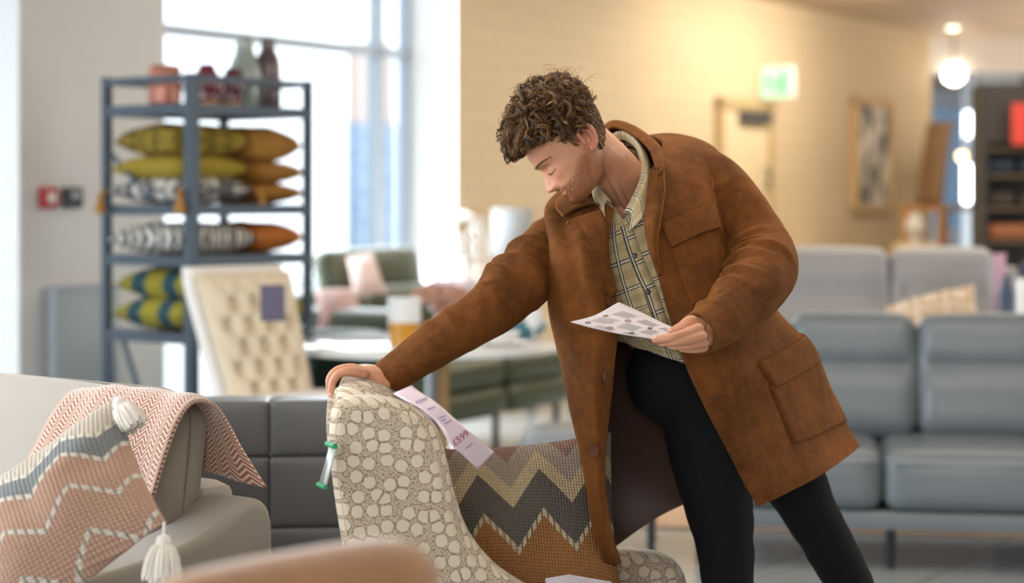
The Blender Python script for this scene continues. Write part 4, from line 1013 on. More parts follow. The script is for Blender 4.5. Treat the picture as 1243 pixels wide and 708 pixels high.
# ---------- zigzag cushion in the wing chair ----------------------------------------------
M_zr = zigmat('rust_zigzag_knit', [(0, '#c9905e'), (.525, '#7f7b74'), (.745, '#ecd9b4'), (.85, '#c8bcae'), (.985, '#b5948a')], .335, .19, 0, (60, 62), rope=(.525,), ropecol='#f2e4c4', rw=.019, phase=.095)
cz = [P(548, 800, 4.12), P(762, 782, 4.17), P(742, 524, 4.33), P(516, 545, 4.28)]
ce = sum((V(x) for x in cz), V((0, 0, 0)))/4
t = thing('cushion', 'rust, charcoal and cream zigzag woven cushion in the patterned chair', 'cushion', ce)
pillow4(cz, .15, 44, seed=21, wob=.01).build('cover', M_zr, t, world=True)
# ---------- price strip, clip-on holder, paper --------------------------------------------
M_strip = mat('glossy_pale_pink_card', '#dcc9d2', .25, coat=.4); M_print = mat('magenta_print', '#a52a5e', .5); M_small = mat('faint_violet_print', '#8d7fae', .5); M_clear = mat('clear_plastic_edge', '#cfd3cf', .15, coat=.8)
L1 = [P(477, 478, 3.86), P(488, 484, 3.82), P(510, 496, 3.79), P(530, 513, 3.775), P(545, 537, 3.77), P(562, 553, 3.78), P(580, 570, 3.80)]
L2 = [P(500, 468, 3.86), P(510, 476, 3.83), P(530, 489, 3.80), P(548, 505, 3.785), P(566, 521, 3.78), P(583, 535, 3.79), P(600, 549, 3.81)]
t = thing('price_strip', 'long pale pink price strip reading £599 hanging on the patterned chair', 'price tag', sum(L1+L2, V((0, 0, 0)))/14)
g = surf([L1, L2], 40, 6)
mb = MB(); mb.grid(g); o = mb.build('card', M_strip, t, world=True); solid(o, .0012, 0)
cA, cB = crom(L1, 101), crom(L2, 101)
def striptext(body, s, size, m, name, dv=.5):
    """text running across the strip (from lower to upper edge) at fraction s of its length"""
    k_ = int(s*100); a, b = cA[k_], cB[k_]; x = (b-a).normalized(); t2 = (cA[min(100, k_+3)]+cB[min(100, k_+3)]-cA[k_-3]-cB[k_-3]).normalized()
    nn = x.cross(-t2).normalized(); y = nn.cross(x)
    if nn.y > 0: nn = -nn
    c = a.lerp(b, dv)+nn*.0018; M = Matrix(((x.x, y.x, nn.x, c.x), (x.y, y.y, nn.y, c.y), (x.z, y.z, nn.z, c.z), (0, 0, 0, 1)))
    me = textmesh(body, size, .0002); me.transform(wmat(t).inverted() @ M); link(name, me, m, t)
striptext('£599', .70, .0185, M_print, 'price_text'); striptext('£599', .27, .0125, M_small, 'upper_text')
def bars(s, widths, m, name):
    for j, (s_, wa, wb) in enumerate(widths):
        me = MB()
        k_ = int(s_*100); a, b = cA[k_], cB[k_]; nn = V((0, -.0018, 0)); k2 = k_+1
        p = [cA[k_].lerp(cB[k_], wa), cA[k_].lerp(cB[k_], wb), cA[k2].lerp(cB[k2], wb), cA[k2].lerp(cB[k2], wa)]; me.add([q+nn for q in p], [(0, 1, 2, 3)])
        me.build(name, m, t, world=True, smooth=False, fixn=False)
bars(0, [(.47, .3, .75), (.50, .3, .6), (.53, .35, .8), (.36, .25, .7), (.80, .3, .7)], M_small, 'small_print')
h = thing('label_holder', 'small clear plastic label holder with green ends on the patterned chair back', 'label holder', P(397, 566, 3.83))
ca, cb, cc_, cd = P(401, 541, 3.86), P(408, 544, 3.82), P(396, 590, 3.82), P(388, 587, 3.86)
o = MB(); o.grid([[ca, cb], [cd, cc_]]); o = o.build('sleeve', M_clear, h, world=True); solid(o, .003, 0)
M_gr = mat('green_plastic', '#2f9a68', .4)
mb = MB(); mb.tube([P(397, 539, 3.85), P(407, 542, 3.79)], .0055, 8); mb.build('end_clip', M_gr, h, world=True)
mb = MB(); mb.tube([P(386, 588, 3.84), P(395, 592, 3.79)], .0045, 8); mb.build('end_clip', M_gr, h, world=True)
pa = [P(662, 703, 3.92), P(690, 698, 4.0), P(742, 707, 4.02), P(750, 740, 3.86), P(668, 745, 3.83)]
o = MB(); o.add(pa, [(0, 1, 2, 3, 4)]); o = o.build('paper_sheet', mat('white_violet_paper', '#ddd8e8', .6), smooth=False); solid(o, .002, 0)
tag(o, 'white paper lying in the patterned chair below the woven cushion', 'paper')
# ---------- tan chair closest to the camera -----------------------------------------------
n = N('tan_velvet'); c = n.coord('Object'); n.link(n.mix(n.noise(c, 16, 5, .7), C('#8a5a30'), C('#b98755')), n.b.inputs['Base Color']); n.b.inputs['Roughness'].default_value = .8; n.b.inputs['Sheen Weight'].default_value = .5; M_tan = n.m
ta, tb = P(160, 706, 2.12), P(468, 662, 2.40)
mid = (ta+tb)/2; ang = math.atan2(tb.y-ta.y, tb.x-ta.x); L_ = (tb-ta).xy.length+.03
t = thing('tan_armchair', 'blurred tan armchair nearest the camera, only its back top showing', 'armchair', (mid.x, mid.y, 0), ang)
ztan = (ta.z+tb.z)/2+.012
mb = MB(); mb.soft((0, -.05, ztan-.30+.0), (L_, .13, .60), .058, .006, 14); mb.build('back', M_tan, t)
mb = MB(); mb.soft((0, -.33, .38), (L_-.02, .5, .16), .05, .01, 8); mb.build('seat', M_tan, t)
for sx in (-1, 1):
    mb = MB(); mb.soft((sx*(L_/2-.03), -.34, .47), (.08, .48, .30), .035, .0, 8); mb.build('armrest', M_tan, t)
    for y in (-.5, -.04): mb = MB(); mb.tube([(sx*(L_/2-.05), y, .32), (sx*(L_/2-.04), y, 0)], [.02, .012], 8); mb.build('leg', M_leg, t)
# ================================================================ the man
man = thing('person', 'man in a brown suede coat leaning over the patterned chair, holding a leaflet', 'person', (.62, 4.40, 0))
def skinmat():
    n = N('skin'); at = n.new('ShaderNodeAttribute', attribute_name='tone'); s = n.new('ShaderNodeSeparateColor'); n.link(at.outputs['Color'], s.inputs[0])
    c = n.coord('Object'); nz = n.noise(c, 60, 4); nb = n.noise(c, 900, 2)
    base = n.mix(nz, C('#c08666'), C('#d69e7e')); base = n.mix(n.math('MULTIPLY', s.outputs[2], .6), base, C('#c2705a'))
    base = n.mix(n.math('MULTIPLY', s.outputs[0], .6), base, C('#ad675a'))
    bd = n.math('MULTIPLY', s.outputs[1], n.math('ADD', .15, n.math('MULTIPLY', nb, .75)), clamp=True)
    base = n.mix(bd, base, C('#94592f')); n.link(base, n.b.inputs['Base Color'])
    n.b.inputs['Roughness'].default_value = .5; n.b.inputs['Subsurface Weight'].default_value = .12; n.b.inputs['Subsurface Radius'].default_value = (.02, .008, .004); n.b.inputs['Subsurface Scale'].default_value = .3
    n.bump(n.math('ADD', n.noise(c, 500, 2), n.math('MULTIPLY', bd, .8)), .22, .0007); return n.m
M_skin = skinmat()
# ---------------- head frame
pitch = math.radians(43); yaw = math.radians(5)
fw0 = V((-math.cos(pitch), 0, -math.sin(pitch))); up0 = V((-math.sin(pitch), 0, math.cos(pitch))); lf0 = V((0, -1, 0))
fw = (fw0*math.cos(yaw)+lf0*math.sin(yaw)).normalized(); lf = (lf0*math.cos(yaw)-fw0*math.sin(yaw)).normalized()
ear_c = P(710, 171, 4.15)
HO = ear_c - lf*.076
MH = Matrix(((lf.x, fw.x, up0.x, HO.x), (lf.y, fw.y, up0.y, HO.y), (lf.z, fw.z, up0.z, HO.z), (0, 0, 0, 1))) @ Matrix.Diagonal((.96, .885, .94, 1)); MHI = MH.inverted()
tab = [(-.094, .080, .050, .008), (-.090, .100, .030, .024), (-.082, .108, .012, .036), (-.07, .110, .0, .046), (-.055, .1125, -.015, .054), (-.04, .1145, -.035, .060), (-.025, .113, -.05, .065), (-.01, .111, -.060, .069),
       (.01, .1115, -.068, .0725), (.03, .118, -.073, .0755), (.055, .119, -.076, .078), (.08, .109, -.073, .077), (.10, .092, -.066, .069), (.118, .065, -.05, .053), (.130, .035, -.022, .030), (.1345, .015, -.002, .006)]
def G(x, s): return math.exp(-(x/s)**2)
def facebump(x, z):
    ax = abs(x); d = 0
    rid = [(.022, .0), (.012, .004), (.0, .011), (-.012, .018), (-.022, .0245), (-.028, .0265), (-.033, .021), (-.038, .006), (-.043, 0)]
    nz = 0
    for (a, b), (c, e) in zip(rid[:-1], rid[1:]):
        if c <= z <= a: t_ = (z-c)/(a-c); nz = e+(b-e)*t_
    wd = .0075+.0045*max(0, min(1, (.01-z)/.035))
    d += nz*math.exp(-(ax/wd)**2.2)
    d += .0095*G(ax-.0125, .006)*G(z+.0305, .0065)      # alae
    d += .0045*G(ax-.026, .018)*G(z-.027, .007)+.003*G(x, .012)*G(z-.028, .008)
    d -= .0105*G(ax-.031, .013)*G(z-.010, .0095)
    d += .0070*G(ax-.031, .0105)*G(z-.0065, .0068)
    d -= .0022*G(ax-.031, .012)*G(z-.0005, .0016)       # lash line crease
    d -= .0018*G(ax-.031, .013)*G(z-.0155, .0018)
    d += .0050*G(ax-.046, .016)*G(z+.014, .012)
    d += .0045*G(x, .021)*G(z+.0465, .0040)+.0055*G(x, .018)*G(z+.0565, .0045)
    d -= .0040*G(x, .024)*G(z+.0512, .0014)
    d -= .0022*G(x, .003)*G(z+.041, .004)
    d -= .0035*G(x, .018)*G(z+.0655, .0045)
    d += .0035*G(x, .02)*G(z+.079, .009)
    d -= .0025*G(ax-.026, .006)*G(z+.050, .010)
    return d
def headpt(z, a):
    n_ = len(tab)
    for i in range(n_-1):
        if tab[i][0] <= z <= tab[i+1][0]: break
    t_ = (z-tab[i][0])/(tab[i+1][0]-tab[i][0]); p0, p1, p2, p3 = tab[max(i-1, 0)], tab[i], tab[i+1], tab[min(i+2, n_-1)]
    def cr(k): return .5*(2*p1[k]+(p2[k]-p0[k])*t_+(2*p0[k]-5*p1[k]+4*p2[k]-p3[k])*t_*t_+(3*p1[k]-p0[k]-3*p2[k]+p3[k])*t_**3)
    f_, b_, w_ = cr(1), cr(2), max(cr(3), .003)
    c = (f_+b_)/2; h = (f_-b_)/2; ca, sa = math.cos(a), math.sin(a)   # a=0 front
    x = w_*math.copysign(abs(sa)**.88, sa); y = c+h*math.copysign(abs(ca)**(.92 if ca > 0 else .85), ca)
    if ca > 0:
        # temples narrow towards the front of the face
        y += facebump(x, z)*min(1, ca*2.2)
    if -.03 < y < .03 and abs(x) > .05: x -= math.copysign(.008*G(y-.001, .0085)*G(z-.001, .012), x)
    return V((x, y, z))
def headmesh():
    mb = MB(); nz, na = 150, 220; g = []
    for j in range(nz+1):
        z = -.0938+(.1343+.0938)*j/nz; row = []
        for i in range(na):
            # denser in front
            a = 2*PI*i/na; a = a-.45*math.sin(a); row.append(MH @ headpt(z, a))
        g.append(row)
    mb.grid(g, cu=True); mb.add(g[0], [tuple(range(na))]); mb.add(g[-1], [tuple(range(na))]); return mb
def earmesh(sd):
    mb = MB(); E = Matrix.Translation((sd*.0765, -.004, .0)) @ Matrix.Rotation(sd*math.radians(-24), 4, 'Z') @ Matrix.Rotation(math.radians(12), 4, 'X')
    def ep(y, z, x=0): return MH @ (E @ V((sd*(x+.004), y, z)))
    hel = [(.010, .004, 0), (.014, .016, .002), (.010, .028, .005), (-.002, .034, .007), (-.015, .030, .009), (-.021, .016, .010), (-.020, .0, .009), (-.015, -.014, .007), (-.006, -.024, .003), (.002, -.026, .0)]
    pts = crom([ep(*p) for p in hel], 30); mb.tube(pts, [(.0042)+.0010*math.sin(PI*i/29) for i in range(30)], 10)
    anti = crom([ep(*p) for p in [(-.002, .024, .0), (-.012, .016, .003), (-.013, .002, .004), (-.008, -.010, .003), (.001, -.014, .001)]], 16); mb.tube(anti, .0032, 8)
    mb.cap(ep(.001, -.024, .001), .0065, ep(-.002, -.018, .002), .006, 10)
    mb.cap(ep(.012, -.006, .001), .0045, ep(.011, .002, 0), .004, 8)            # tragus
    # backing plate
    g = []
    for j in range(9):
        v = j/8; row = []
        for i in range(12):
            a = 2*PI*i/12; rr = .0165; row.append(ep(-.005+rr*.95*math.cos(a)*[.05, 1, 1, 1, 1, 1, 1, 1, .05][j], .004+.027*math.sin(a)*[.05, 1, 1, 1, 1, 1, 1, 1, .05][j], [-.016, -.016, -.014, -.012, -.011, -.010, -.009, -.008, -.0095][j]))
        g.append(row)
    mb.grid(g, cu=True); return mb
parts = [headmesh(), earmesh(1), earmesh(-1)]
# neck and shoulders, torso, arms, legs: one skin
nk = MB(); nk.cap(P(716, 178, 4.235), .052, P(765, 236, 4.37), .064, 24, ref=(0, 1, 0), mid=[(P(737, 199, 4.285), .055)]); parts.append(nk)
ster = MB(); ster.cap(P(726, 186, 4.20), .010, P(760, 250, 4.30), .008, 10, mid=[(P(743, 216, 4.245), .010)]); parts.append(ster)   # neck tendon
tr = MB(); tr.cap(P(766, 262, 4.37), .070, P(862, 460, 4.40), .080, 24, ell=1.15, ref=(0, 1, 0), mid=[(P(780, 320, 4.39), .095), (P(812, 390, 4.38), .09)]); parts.append(tr)
sh = MB(); sh.cap(P(708, 276, 4.36), .045, P(845, 215, 4.44), .05, 16, mid=[(P(765, 250, 4.38), .065)]); parts.append(sh)
def limb(pts): m_ = MB(); m_.cap(pts[0][0], pts[0][1], pts[-1][0], pts[-1][1], 16, mid=pts[1:-1]); parts.append(m_)
W1 = P(472, 458, 4.07); W2 = P(862, 402, 3.98)
limb([(P(700, 282, 4.35), .042), (P(650, 328, 4.24), .040), (P(600, 370, 4.12), .036), (P(575, 388, 4.07), .034)]); limb([(P(575, 388, 4.07), .034), (P(530, 415, 4.06), .036), (W1, .027)])
limb([(P(850, 215, 4.42), .05), (P(900, 280, 4.36), .042), (P(930, 335, 4.26), .037)]); limb([(P(930, 335, 4.26), .037), (P(900, 368, 4.12), .036), (W2, .027)])
KN1, KN2 = P(884, 725, 4.30), P(1040, 722, 4.52)
AN1, AN2 = V((.50, 4.36, .09)), V((.93, 4.72, .09))
limb([(P(862, 490, 4.36), .07), (P(872, 590, 4.33), .055), (KN1, .040)]); limb([(KN1, .040), (KN1.lerp(AN1, .35), .040), (AN1, .03)])
limb([(P(905, 485, 4.44), .07), (P(970, 600, 4.47), .048), (KN2, .038)]); limb([(KN2, .038), (KN2.lerp(AN2, .35), .040), (AN2, .03)])
for A in (AN1, AN2): limb([(A+V((.0, .03, -.04)), .035), (A+V((-.09, -.05, -.045)), .028), (A+V((-.16, -.09, -.06)), .022)])
# ---- hands
nails = []
def finger(pts, radii):
    m_ = MB(); m_.cap(pts[0], radii[0], pts[-1], radii[-1], 12, mid=list(zip(pts[1:-1], radii[1:-1])), k=4); parts.append(m_)
    d_ = (V(pts[-1])-V(pts[-2])).normalized(); nails.append((V(pts[-1]), d_, radii[-1]))
# right hand lying over the chair top, fingers curling down its outer edge
pm = MB(); pm.cap(P(472, 457, 4.065), .021, P(438, 453.5, 4.05), .014, 20, ell=1.9, ref=(0, 0, 1), mid=[(P(455, 454, 4.055), .019)]); parts.append(pm)
for k_, (dd, rx, up_) in enumerate(((4.005, 0, 0), (4.03, -4, -3), (4.053, -3, -4), (4.075, 3, -2))):
    f_ = [P(442, 453+up_*.3, dd+.008), P(428-rx*0, 450.5+up_, dd), P(413+rx, 453+up_, dd-.002), P(404+rx, 463+up_, dd-.002), P(401.5+rx*.5, 478+up_-k_*1.5, dd)]
    finger(f_, [.0105, .0098-.0004*k_, .0090-.0004*k_, .0080-.0004*k_, .0068-.0004*k_])
finger([P(468, 461, 4.055), P(477, 470, 4.09), P(481, 483, 4.11), P(482, 495, 4.115)], [.0155, .0135, .0105, .0085])
kn = MB(); kn.cap(P(470, 464, 4.035), .016, P(462, 461, 4.03), .015, 12); parts.append(kn)
# left hand holding the leaflet: fingers in front, thumb above
pm = MB(); pm.cap(P(864, 404, 3.99), .021, P(840, 408, 3.945), .016, 20, ell=1.45, ref=(0, -.75, .45), mid=[(P(853, 406, 3.965), .020)]); parts.append(pm)
finger([P(848, 399, 3.935), P(832, 405, 3.915), P(814, 410, 3.905), P(796, 412.5, 3.91)], [.0115, .0100, .0092, .0078])
finger([P(852, 408, 3.93), P(836, 412.5, 3.912), P(819, 415.5, 3.908), P(803, 416.5, 3.918)], [.0112, .0098, .0088, .0075])
finger([P(854, 416, 3.94), P(840, 419, 3.925), P(826, 420.5, 3.925), P(814, 420, 3.935)], [.0108, .0092, .0082, .007])
finger([P(855, 422, 3.955), P(845, 424, 3.945), P(835, 424.5, 3.948), P(827, 423.5, 3.955)], [.0095, .0082, .0073, .0065])
finger([P(850, 393, 3.965), P(838, 390, 3.955), P(828, 396, 3.955), P(815, 403, 3.96)], [.0145, .0122, .0102, .0085])
me = union(parts, .0018, 3, .4)
# tone attribute: lips, stubble, reddish parts
tonev = []; ca = me.color_attributes.new('tone', 'FLOAT_COLOR', 'POINT'); inv = wmat(man).inverted()
def sm(a, b, x): t_ = max(0, min(1, (x-a)/(b-a))); return t_*t_*(3-2*t_)
for i, vtx in enumerate(me.vertices):
    p = MHI @ vtx.co; x, y, z = p; ax = abs(x); lip = bd = red = 0
    if p.length < .2:
        if y > .09:
            mw = .023*(1-.0*ax); uy = G(z+.0465+ax*.10, .0042); ly = G(z+.0560-ax*.16, .0050); lip = max(uy, ly)*sm(.026, .018, ax)
        line = -.018-.0*y if y < .03 else -.018-.022*sm(.03, .085, y)
        bd = sm(line+.010, line-.012, z)*sm(-.025, .0, y)*sm(-.105, -.085, z)
        bd = max(bd, sm(.012, .0, abs(y-.008))*sm(.03, .0, z)*sm(-.04, -.01, z)*.8*(1 if ax > .05 else 0))   # sideburn
        mous = G(z+.0405, .0045)*sm(.03, .022, ax)*(1 if y > .08 else 0); bd = max(bd*(1-.9*lip), mous*.8)
        if y > .1 and ax < .02 and -.036 < z < -.0: bd = 0
        bd *= .5+.5*sm(.10, .03, y)
        red = .8*G(z+.028, .012)*G(ax, .018)*(1 if y > .1 else 0)+.45*G(ax-.045, .02)*G(z+.012, .018)*(1 if y > .05 else 0)
        if ax > .070 and -.035 < y < .02: red = .9; bd = 0
    tonev += [lip, min(1, bd), min(1, red), 1]
ca.data.foreach_set('color', tonev)
me.transform(inv)
body = link('body', me, M_skin, man)
# nails
M_nail = mat('fingernail', '#dcb3a3', .3)
for (p, d_, r_) in nails[:10]:
    up_ = V((0, -.55, .8)); up_ = (up_-d_*up_.dot(d_)).normalized(); s_ = d_.cross(up_); mb = MB()
    T = Matrix(((s_.x, d_.x, up_.x, p.x+up_.x*r_*.72+d_.x*.002), (s_.y, d_.y, up_.y, p.y+up_.y*r_*.72+d_.y*.002), (s_.z, d_.z, up_.z, p.z+up_.z*r_*.72+d_.z*.002), (0, 0, 0, 1)))
    mb.soft((0, 0, 0), (r_*1.3, r_*1.6, r_*.5), r_*.25, 0, 4); mb.xf(T); mb.build('fingernail', M_nail, man, world=True)
# ---------------- eyes (looking down, lids nearly closed): lashes and brows
M_brow = mat('eyebrow_hair', '#8a6a4e', .8); rr = random.Random(7)
for sd in (1, -1):
    mb = MB()
    for k_ in range(260):
        u = rr.random(); x = sd*(.012+.050*u); z = .0265+.008*math.sin(u*PI*.75)-.007*u+rr.uniform(-.0034, .0034)*(1-.6*u)
        a = math.asin(max(-1, min(1, x/.074))); q = headpt(z, 0); 
        # find surface point near x at this height
        best = None
        aa = math.asin(min(.999, (abs(x)/.0745)**(1/.88))); q = headpt(z, aa*sd)
        dr = V((sd*.004, .0005, .002*(1-u)+.0003)); mb.tube([MH @ (q+V((0, .0004, 0))), MH @ (q+dr*.6+V((0, .0016, 0))), MH @ (q+dr*1.3+V((0, .001, 0)))], [.00028, .00025, .0001], 4)
    mb.build('eyebrow', M_brow, man, world=True)
    mb = MB()
    for k_ in range(34):
        u = k_/33; x = sd*(.018+.032*u); z = .0015-.0035*math.sin(u*PI)
        aa = math.asin(min(.999, (abs(x)/.072)**(1/.88))); q = headpt(z, aa*sd)+V((0, .0006, 0))
        mb.tube([MH @ q, MH @ (q+V((sd*.001, .0022, -.0015))), MH @ (q+V((sd*.002, .0036, -.0040)))], [.00035, .00025, .0001], 4)
    mb.build('eyelashes', mat('lash_%d' % (sd+1), '#6a4a34', .7), man, world=True)
# ---------------- curly hair
def hairmat():
    n = N('curly_brown_hair'); at = n.new('ShaderNodeAttribute', attribute_name='lock'); s = n.new('ShaderNodeSeparateColor'); n.link(at.outputs['Color'], s.inputs[0])
    n.link(n.ramp(s.outputs[0], [(0, C('#3a2a1c')), (.35, C('#5c4128')), (.7, C('#835d34')), (1, C('#a57d50'))]), n.b.inputs['Base Color'])
    n.b.inputs['Roughness'].default_value = .42; n.b.inputs['Specular IOR Level'].default_value = .4; return n.m
M_hair = hairmat(); rr = random.Random(23)
mb = MB(); tones = []
def addlock(pts, r0, tone, n_=5):
    st = len(mb.v); m = len(pts); mb.tube([MH @ p for p in pts], [r0*(1-.15*i/m) if i < m-1 else r0*.25 for i in range(m)], n_); tones.extend([tone]*(len(mb.v)-st))
def front_(y): return sm(.03, .12, y)
def hairline(y):    # lowest z with hair at fwd position y (side of head)
    pts = [(-.09, -.055), (-.045, -.05), (-.028, -.03), (-.022, .0), (-.018, .034), (.004, .038), (.018, .016), (.026, .012), (.036, .035), (.06, .050), (.085, .066), (.13, .078)]
    for (a, b), (c, e) in zip(pts[:-1], pts[1:]):
        if a <= y <= c: return b+(e-b)*(y-a)/(c-a)
    return pts[0][1] if y < pts[0][0] else pts[-1][1]
# skull cap so no skin shows through
capg = MB()
cnt = 0; tries = 0
while cnt < 3600 and tries < 30000:
    tries += 1
    z = rr.uniform(-.055, .134); a = rr.uniform(-PI, PI); q = headpt(z, a)
    hl = hairline(q.y)
    if z < hl+rr.uniform(-.004, .004): continue
    cen = V((0, .02, .03)); nrm = (q-cen).normalized()
    top = sm(.02, .085, z)*sm(-.09, .02, q.y+.02)      # long curly top, short back and sides
    top = max(top, sm(.03, .08, q.y)*sm(.045, .075, z))
    if top < .35:
        if rr.random() < .25: pass
        L = rr.uniform(.008, .020)*(1+.8*top); t_ = V((rr.uniform(-.3, .3), -.35, -.8)); t_ = (t_-nrm*t_.dot(nrm)).normalized()
        k_ = rr.uniform(.3, 1); pts = [q-nrm*.002, q+nrm*.004*k_+t_*L*.3, q+nrm*(.005+.006*top)*k_+t_*L*.7+nrm.cross(t_)*rr.uniform(-.003, .003), q+nrm*(.004+.008*top)*k_+t_*L*1.2]
        addlock([p for p in crom(pts, 6)], rr.uniform(.0011, .0018), min(1, max(0, rr.gauss(.55, .22))), 4); cnt += 1; continue
    if rr.random() > .62: continue
    L = (.026+.038*top)*(1-.25*front_(q.y))*rr.uniform(.75, 1.25); turns = rr.uniform(.55, 1.35); cr_ = rr.uniform(.006, .0135)
    front = sm(.0, .10, q.y)
    t_ = V((rr.uniform(-.9, .9), .15+.6*front+rr.uniform(-.5, .4), rr.uniform(-.5, .4)+.05*front)); t_ = (t_-nrm*t_.dot(nrm)).normalized()
    b_ = nrm.cross(t_); lift = .45+.35*rr.random()+.2*front; ph = rr.uniform(0, 2*PI); pts = []
    for i in range(15):
        u = i/14; c = q+nrm*(L*lift*math.sin(u*PI*.62)*.75-.002)+t_*(L*u*.85)+V((0, .3, -1))*0*u
        c += V((0, 0, -1))*(L*.10*u*u*front)
        am = cr_*min(1, u*2.2); ang_ = ph+turns*2*PI*u
        c += b_*am*math.cos(ang_)+nrm*am*math.sin(ang_); pts.append(c)
    if any(p.y > .02 and p.z < hairline(p.y)-.006 for p in pts) : continue
    tone = min(1, max(0, rr.gauss(.40, .24)))
    # a lock is a bundle of a few strands
    for s_ in range(6):
        o_ = b_*rr.uniform(-.0036, .0036)+nrm*rr.uniform(-.0036, .0036); ex = 1+rr.uniform(-.06, .06)
        addlock([q+(p-q)*ex+o_*(.3+.7*i/14)*1.2 for i, p in enumerate(pts)], rr.uniform(.0005, .0010), min(1, max(0, tone+rr.uniform(-.18, .18))), 4)
    cnt += 1
# loose flyaway strands
for k_ in range(170):
    z = rr.uniform(.075, .13); a = rr.uniform(-PI, PI); q = headpt(z, a); nrm = (q-V((0, .02, .03))).normalized(); t_ = nrm.orthogonal().normalized(); t_ = (Quaternion(nrm, rr.uniform(0, 6.3)) @ t_); L = rr.uniform(.045, .085)
    w_ = rr.uniform(.004, .009); ph = rr.uniform(0, 6.3); b_ = nrm.cross(t_)
    addlock([q+nrm*L*.75*math.sin(u*2)+t_*L*.7*u+b_*w_*math.sin(ph+u*8)*u for u in [i/11 for i in range(12)]], .00035, rr.uniform(.4, 1), 3)
mb.xf(inv); hm = mb.mesh('hair'); hc = hm.color_attributes.new('lock', 'FLOAT_COLOR', 'POINT')
hc.data.foreach_set('color', [q for t_ in tones for q in (t_, t_, t_, 1)])
link('hair', hm, M_hair, man)
g = []
for j in range(30):
    row = []
    for i in range(64):
        a = 2*PI*i/64-PI
        # follow the hairline upward
        z0 = -.05
        for _ in range(8): z0 = hairline(headpt(z0, a).y)
        z = z0+.012+(.134-z0-.012)*j/29; q = headpt(z, a); nrm = (q-V((0, .02, .03))).normalized(); row.append(MH @ (q+nrm*(.001+.003*min(1, j/20))))
    g.append(row)
mb = MB(); mb.grid(g, cu=True); mb.build('hair_undercoat', mat('hair_dark', '#4a3424', .8, bump=.5, bscale=300), man, world=True)
# short beard hairs
mb = MB(); k_ = 0
while k_ < 3000:
    z = rr.uniform(-.095, .015); a = rr.uniform(-1.75, 1.75)
    z = max(z, -.0935); q = headpt(z, a); x, y = q.x, q.y; ax = abs(x)
    line = -.018 if y < .03 else -.018-.022*sm(.03, .085, y)
    ok = (z < line and y > -.012) or (abs(z+.040) < .0045 and ax < .026 and y > .08) or (abs(y-.010) < .008 and ax > .05)
    if z > -.064 and z < -.042 and ax < .022 and y > .08: ok = False
    if not ok: continue
    nrm = (q-V((0, .03, -.02))).normalized(); dn = V((rr.uniform(-.3, .3), .25, -1))
    p1 = q+nrm*.0012+dn*.0012; p2 = q+nrm*.0018+dn*.0030
    mb.tube([MH @ q, MH @ p1, MH @ p2], [.00024, .00020, .0001], 3); k_ += 1
mb.build('beard', mat('ginger_beard_hair', '#9c6236', .7), man, world=True)
# ================================================================ clothes
def suede(name, c0, c1, sc=7):
    n = N(name); c = n.coord('Object'); f = n.noise(c, sc, 4, .6); g_ = n.noise(c, 45, 4, .7)
    k = n.math('ADD', n.math('MULTIPLY', f, .65), n.math('MULTIPLY', g_, .35)); n.link(n.ramp(k, [(.36, C(c0)), (.64, C(c1))]), n.b.inputs['Base Color'])
    n.b.inputs['Roughness'].default_value = .88; n.b.inputs['Specular IOR Level'].default_value = .2; n.b.inputs['Sheen Weight'].default_value = .35; n.b.inputs['Sheen Roughness'].default_value = .4
    n.b.inputs['Sheen Tint'].default_value = C('#c9853f'); n.bump(n.math('ADD', n.math('ADD', n.math('MULTIPLY', n.noise(c, 24, 5, .6), 2.2), n.math('MULTIPLY', n.noise(c, 9, 4), 3)), n.noise(c, 600, 2)), .4, .003); return n.m
M_coat = suede('brown_suede', '#4a2a0e', '#7c4a20'); M_lining = mat('dark_brown_lining', '#4e3228', .75, var=.15, vscale=6); M_coat2 = suede('brown_suede_edge_highlight', '#7a4c20', '#9a6630')  # edge suede is lighter, with the rim highlight in its colour
M_thread = mat('tan_thread', '#8c5e33', .7)
